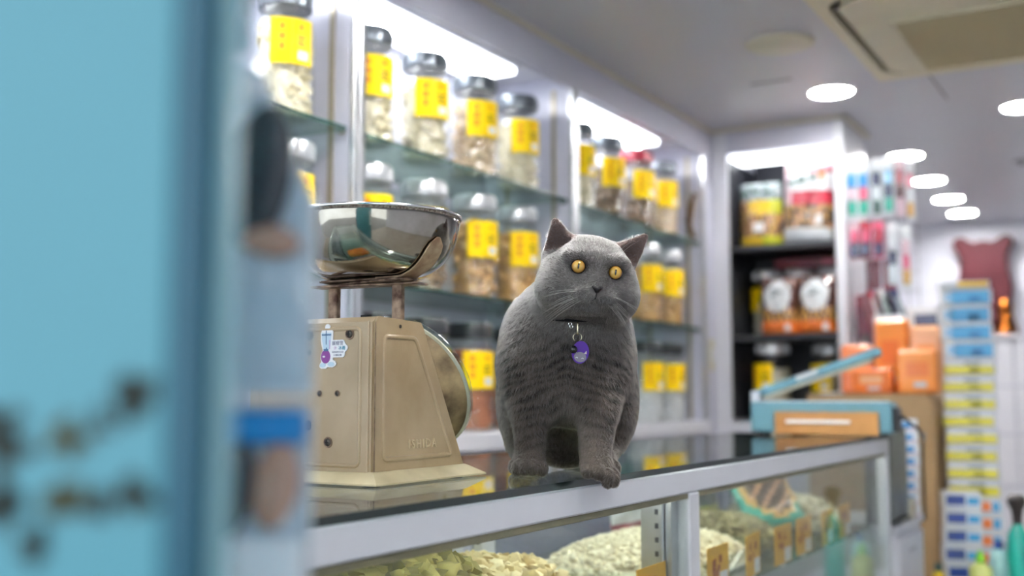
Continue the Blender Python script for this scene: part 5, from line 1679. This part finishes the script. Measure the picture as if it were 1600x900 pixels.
# ---- eyes
def eye_mat():
    m = bpy.data.materials.new('amber_eye'); m.use_nodes = True
    nt = m.node_tree; b = nt.nodes['Principled BSDF']
    tc = nt.nodes.new('ShaderNodeTexCoord'); sp = nt.nodes.new('ShaderNodeSeparateXYZ')
    nt.links.new(tc.outputs['Object'], sp.inputs[0])
    def mth(op, a, b_=None, clamp=False):
        n = nt.nodes.new('ShaderNodeMath'); n.operation = op; n.use_clamp = clamp
        for i, q in enumerate((a, b_)):
            if q is None: continue
            if isinstance(q, (int, float)): n.inputs[i].default_value = q
            else: nt.links.new(q, n.inputs[i])
        return n.outputs[0]
    r = mth('SQRT', mth('ADD', mth('POWER', sp.outputs['X'], 2), mth('POWER', sp.outputs['Z'], 2)))
    rp = nt.nodes.new('ShaderNodeValToRGB'); e = rp.color_ramp.elements
    nt.links.new(mth('DIVIDE', r, 0.0112), rp.inputs['Fac'])
    e[0].position = 0; e[0].color = lin('#c4a640')
    e[1].position = 1; e[1].color = lin('#0b0908')
    for p_, c_ in ((0.30, '#c3a240'), (0.66, '#b88f38'), (0.80, '#8a6224'), (0.87, '#1a120c')):
        q = e.new(p_); q.color = lin(c_)
    no = nt.nodes.new('ShaderNodeTexNoise'); no.inputs['Scale'].default_value = 500
    nt.links.new(tc.outputs['Object'], no.inputs['Vector'])
    mx0 = nt.nodes.new('ShaderNodeMix'); mx0.data_type = 'RGBA'; mx0.blend_type = 'MULTIPLY'; mx0.inputs['Factor'].default_value = 0.25
    nt.links.new(rp.outputs['Color'], mx0.inputs['A']); nt.links.new(no.outputs['Color'], mx0.inputs['B'])
    # slit pupil
    ex = mth('DIVIDE', sp.outputs['X'], 0.0013); ez = mth('DIVIDE', sp.outputs['Z'], 0.0044)
    d = mth('ADD', mth('POWER', ex, 2), mth('POWER', ez, 2))
    pu = mth('LESS_THAN', d, 1.0)
    mx = nt.nodes.new('ShaderNodeMix'); mx.data_type = 'RGBA'
    nt.links.new(pu, mx.inputs['Factor']); nt.links.new(mx0.outputs['Result'], mx.inputs['A']); mx.inputs['B'].default_value = (0.004, 0.004, 0.004, 1)
    nt.links.new(mx.outputs['Result'], b.inputs['Base Color'])
    b.inputs['Roughness'].default_value = 0.08
    b.inputs['Coat Weight'].default_value = 0.6
    b.inputs['Coat Roughness'].default_value = 0.02
    return m
M_eye = eye_mat()
HR = Matrix([list(map(float, r)) for r in H_R])
for e in EYES:
    mb = MB()
    mb.lathe([(0.0112 * math.sin(PI * k / 14), -0.0112 * math.cos(PI * k / 14)) for k in range(15)], 28, M=Matrix.Rotation(PI / 2, 4, 'X'), cap=False)
    o = mb.build('eye', M_eye, cat_root)
    o.location = Vector(map(float, hd(e)))
    # both eyes look a little past the camera, to picture right
    o.rotation_euler = (HR.to_3x3() @ Matrix.Rotation(math.radians(-9), 3, 'Z')).to_euler()
# ---- nose leather, mouth
M_nose = mat('cat_nose', '#100d10', 0.55, spec=0.25, bump=0.2, bscale=900)
poly = [(-0.0068, 0.0030), (-0.004, 0.0044), (0.004, 0.0044), (0.0068, 0.0030), (0.0050, 0.0005), (0.0016, -0.0042), (-0.0016, -0.0042), (-0.0050, 0.0005)]
mb = MB()
n = len(poly)
vs = [(x * 1.38, 0.005, z * 1.30) for x, z in poly] + [(x * 1.25, 0.0008, z * 1.18) for x, z in poly] + [(0, -0.0022, -0.0004)]
fs = [(i, (i + 1) % n, (i + 1) % n + n, i + n) for i in range(n)] + [(i + n, (i + 1) % n + n, 2 * n) for i in range(n)]
mb.add(vs, fs)
o = mb.build('nose', M_nose, cat_root, angle=80)
o.location = Vector(map(float, hd((0, -0.0755, -0.0220)))); o.rotation_euler = HR.to_euler()
mb = MB()
mb.tube([(0, -0.0745, -0.0260), (0, -0.0745, -0.0300), (0, -0.0725, -0.0347)], 0.0007, 6)
for s in (-1, 1):
    mb.tube([(0, -0.0725, -0.0347), (s * 0.004, -0.0718, -0.0385), (s * 0.0095, -0.0675, -0.0425), (s * 0.0165, -0.0610, -0.0450)], [0.0007, 0.0007, 0.0006, 0.0003], 6)
mb.build('mouth', M_nose, cat_root, loc=tuple(map(float, H_C))).rotation_euler = HR.to_euler()
# ---- whiskers
M_wh = mat('whisker_white', '#a9a7a4', 0.4)
for s in (-1, 1):
    for row in range(3):
        for k in range(4):
            b0 = Vector((s * (0.015 + 0.0035 * k), -0.0720 + 0.0025 * k, -0.0275 - 0.0050 * row))
            ln = 0.062 - 0.006 * k
            dr = Vector((s * (0.95), 0.10 + 0.12 * k, -0.10 - 0.28 * row + 0.05 * k + random.uniform(-.06, .06))).normalized()
            sag = Vector((0, 0.004, -0.014))
            pts = [b0 + dr * ln * q + sag * q * q for q in (0, 0.2, 0.4, 0.6, 0.8, 1.0)]
            o = MB().tube(pts, [0.00018, 0.00018, 0.00016, 0.00014, 0.0001, 0.00004], 5).build('whisker', M_wh, cat_root)
            o.location = Vector(map(float, H_C)); o.rotation_euler = HR.to_euler()
    for k in range(2):
        b0 = Vector((s * (0.022 + 0.006 * k), -0.055, 0.029)); dr = Vector((s * 0.35, -0.25, 0.9)).normalized()
        pts = [b0 + dr * 0.036 * q + Vector((s * 0.012, 0.006, -0.004)) * q * q for q in (0, 0.33, 0.66, 1.0)]
        o = MB().tube(pts, [0.00012, 0.00011, 0.00009, 0.00004], 5).build('whisker', M_wh, cat_root)
        o.location = Vector(map(float, H_C)); o.rotation_euler = HR.to_euler()
# ---- claw on the overhanging paw
M_claw = mat('claw', '#cfc4b4', 0.25)
MB().tube([(0.0655, -0.0480, 0.0020), (0.0665, -0.0505, -0.0015), (0.0668, -0.0515, -0.0048)], [0.0016, 0.0012, 0.0003], 7).build('claw', M_claw, cat_root)

# ---- collar
co = thing('cat_collar', 'thin black collar with a purple oval tag round the grey cat neck', 'collar', CAT_LOC, CAT_RZ)
M_strap = mat('black_collar_strap', '#08080b', 0.8, spec=0.15)
M_pur = mat('purple_enamel', '#4a108e', 0.4, spec=0.3)
M_brass = mat('worn_brass_ring', '#b9b39a', 0.25, metal=1.0)
pts = []
for k in range(40):
    a = 2 * PI * k / 40
    fr = 0.5 - 0.5 * math.sin(a)
    pts.append((0.027 + 0.064 * math.cos(a), 0.030 + 0.066 * math.sin(a), 0.252 - 0.020 * fr))
b = MB()
n = len(pts)
vs, fs = [], []
for p in pts:
    d = Vector((p[0] - 0.027, p[1] - 0.030, 0)).normalized()
    for o_, zz in ((0, -0.005), (0.002, -0.005), (0.002, 0.005), (0, 0.005)):
        vs.append((p[0] + d.x * o_, p[1] + d.y * o_, p[2] + zz))
for k in range(n):
    a, c = k * 4, ((k + 1) % n) * 4
    for i in range(4):
        fs.append((a + i, a + (i + 1) % 4, c + (i + 1) % 4, c + i))
b.add(vs, fs).build('strap', M_strap, co)
TX, TY = 0.0195, -0.0375
def torus(c, R_, r, M_):
    return MB().tube([(c[0] + R_ * math.cos(2 * PI * k / 20), c[1], c[2] + R_ * math.sin(2 * PI * k / 20)) for k in range(20)], r, 6, M_, closed=True)
ring2 = MB().tube([(TX, TY + 0.0035 * math.cos(2 * PI * k / 16), 0.2175 + 0.0095 * math.sin(2 * PI * k / 16)) for k in range(16)], 0.0009, 6, closed=True).build('swivel_loop', M_brass, co)
torus((TX - 0.0005, TY - 0.001, 0.2045), 0.0062, 0.0007, None).build('split_ring', M_brass, co)
m = MB()
ovl = [(0.0125 * math.cos(2 * PI * k / 32), 0.0165 * math.sin(2 * PI * k / 32)) for k in range(32)]
MXZ2 = Matrix.Translation((TX + 0.0035, TY - 0.002, 0.1825)) @ Matrix.Rotation(math.radians(8), 4, 'Y') @ Matrix(((1, 0, 0, 0), (0, 0, 1, 0), (0, 1, 0, 0), (0, 0, 0, 1)))
tg = m.prism(ovl, -0.0016, 0.0016, MXZ2).build('tag', M_pur, co)
MB().prism([(x * 0.72 + 0.0005, -0.0070 + z * 0.45) for x, z in ovl], -0.0023, -0.0015, MXZ2).build('grey_motif', mat('grey_enamel', '#6d6677', 0.3), tg)
for s in (-1, 1):
    MB().prism([(s * 0.0075 - 0.002, -0.0015), (s * 0.0075 + 0.002, -0.0015), (s * 0.0085, 0.0035)], -0.0023, -0.0015, MXZ2).build('motif_point', mat('pale_enamel', '#b9a9a4', 0.3), tg)
    MB().tube([MXZ2 @ Vector((s * 0.0042 + 0.0015 * math.cos(a), -0.0095 + 0.0018 * math.sin(a), -0.0024)) for a in (0.2, 1.0, 1.6, 2.2, 3.0)], 0.00035, 5).build('motif_line', M_paper, tg)
MB().lathe([(0.0058 * math.sin(PI * k / 10), -0.0058 * math.cos(PI * k / 10)) for k in range(11)], 16, cap=False).build('bell', mat('black_bell', '#0d0d12', 0.15, coat=0.5), co, loc=(TX - 0.0065, TY - 0.006, 0.1865))
torus((TX - 0.0105, TY + 0.006, 0.2245), 0.0022, 0.0006, None).build('chain_link', M_chrome, co)
torus((TX - 0.0090, TY + 0.004, 0.2205), 0.0022, 0.0006, None).build('chain_link', M_chrome, co)

# ---- fridge magnet on the back of the scale
mg = thing('fridge_magnet', 'white die-cut magnet printed with a purple blender on the scale back', 'magnet', tuple(Vector(sc.location) + Vector((-0.078, -0.0027, 0.187))))
MXF = Matrix(((1, 0, 0, 0), (0, 0, -1, 0), (0, 1, 0, 0), (0, 0, 0, 1)))     # (x,z,out)
def pl(pts):
    return [((x - 345) * 0.0001054, (430 - y) * 0.000087) for x, y in pts]
outl = pl([(350, 75), (375, 85), (390, 115), (385, 155), (425, 165), (442, 195), (440, 250), (440, 330), (600, 330), (625, 345), (640, 390), (675, 425), (685, 460), (672, 495), (640, 520), (635, 580), (610, 605), (445, 605), (440, 640), (485, 665), (500, 700), (485, 735), (440, 760), (355, 755), (330, 780), (250, 780), (220, 750), (225, 710), (255, 670), (238, 610), (245, 550), (275, 490), (250, 400), (240, 330), (238, 220), (255, 175), (310, 160), (308, 110), (325, 83)])
MB().prism(outl, 0.0, 0.0016, MXF).build('magnet', M_paper, mg, smooth=False)
def flat(pts, m, nm, z=0.0016, t_=0.0003):
    return MB().prism(pl(pts), z, z + t_, MXF).build(nm, m, mg, smooth=False)
def oval(cx, cy, rx, ry, n=22):
    return [(cx + rx * math.cos(2 * PI * i / n), cy + ry * math.sin(2 * PI * i / n)) for i in range(n)]
M_pv = mat('purple_print', '#8a3c92', 0.3); M_lb = mat('pale_blue_print', '#bcd3e2', 0.4); M_db = mat('slate_blue_print', '#4a6f96', 0.4)
M_tq = mat('turquoise_print', '#1c8fae', 0.4); M_gp = mat('grey_print', '#70708a', 0.4); M_lp = mat('lilac_print', '#c9a0cc', 0.4)
flat([(258, 215), (415, 215), (408, 330), (395, 470), (290, 470), (262, 330)], M_lb, 'blender_jug')
flat([(258, 236), (415, 236), (413, 258), (260, 258)], M_db, 'jug_rim', 0.0019)
flat([(325, 180), (336, 180), (338, 400), (328, 400)], M_db, 'jug_line', 0.0019)
flat([(385, 330), (398, 330), (396, 470), (386, 470)], M_lp, 'jug_handle', 0.0019)
flat(oval(325, 590, 78, 108), M_pv, 'blender_base')
flat([(290, 470), (330, 470), (342, 440), (352, 470), (375, 475), (365, 505), (300, 505)], M_db, 'jug_collar', 0.0022)
flat(oval(298, 590, 22, 14), M_paper, 'highlight', 0.0020)
flat(oval(280, 725, 48, 36), M_lb, 'foot_print')
flat(oval(415, 710, 56, 36), M_lb, 'foot_print')
def chars(body, x, y, size, m, nm, sx=1.0):
    me = text_mesh(body, size * 0.80, 0.0001)
    me.materials.append(m)
    p = pl([(x, y)])[0]
    o = put(nm, me, mg, (p[0], -0.0018, p[1]), (PI / 2, 0, 0))
    o.scale = (sx, 1, 1)
    return o
chars('瘦瘦雪', 522, 385, 0.0082, M_gp, 'printed_characters')
chars('沙', 482, 462, 0.0066, M_lp, 'printed_characters')
chars('冰機', 592, 462, 0.0076, M_tq, 'printed_characters')
chars('KENWOOD', 528, 522, 0.0046, M_gp, 'printed_name', 1.0)
chars('★ 優惠活動', 522, 570, 0.0034, M_gp, 'printed_characters')
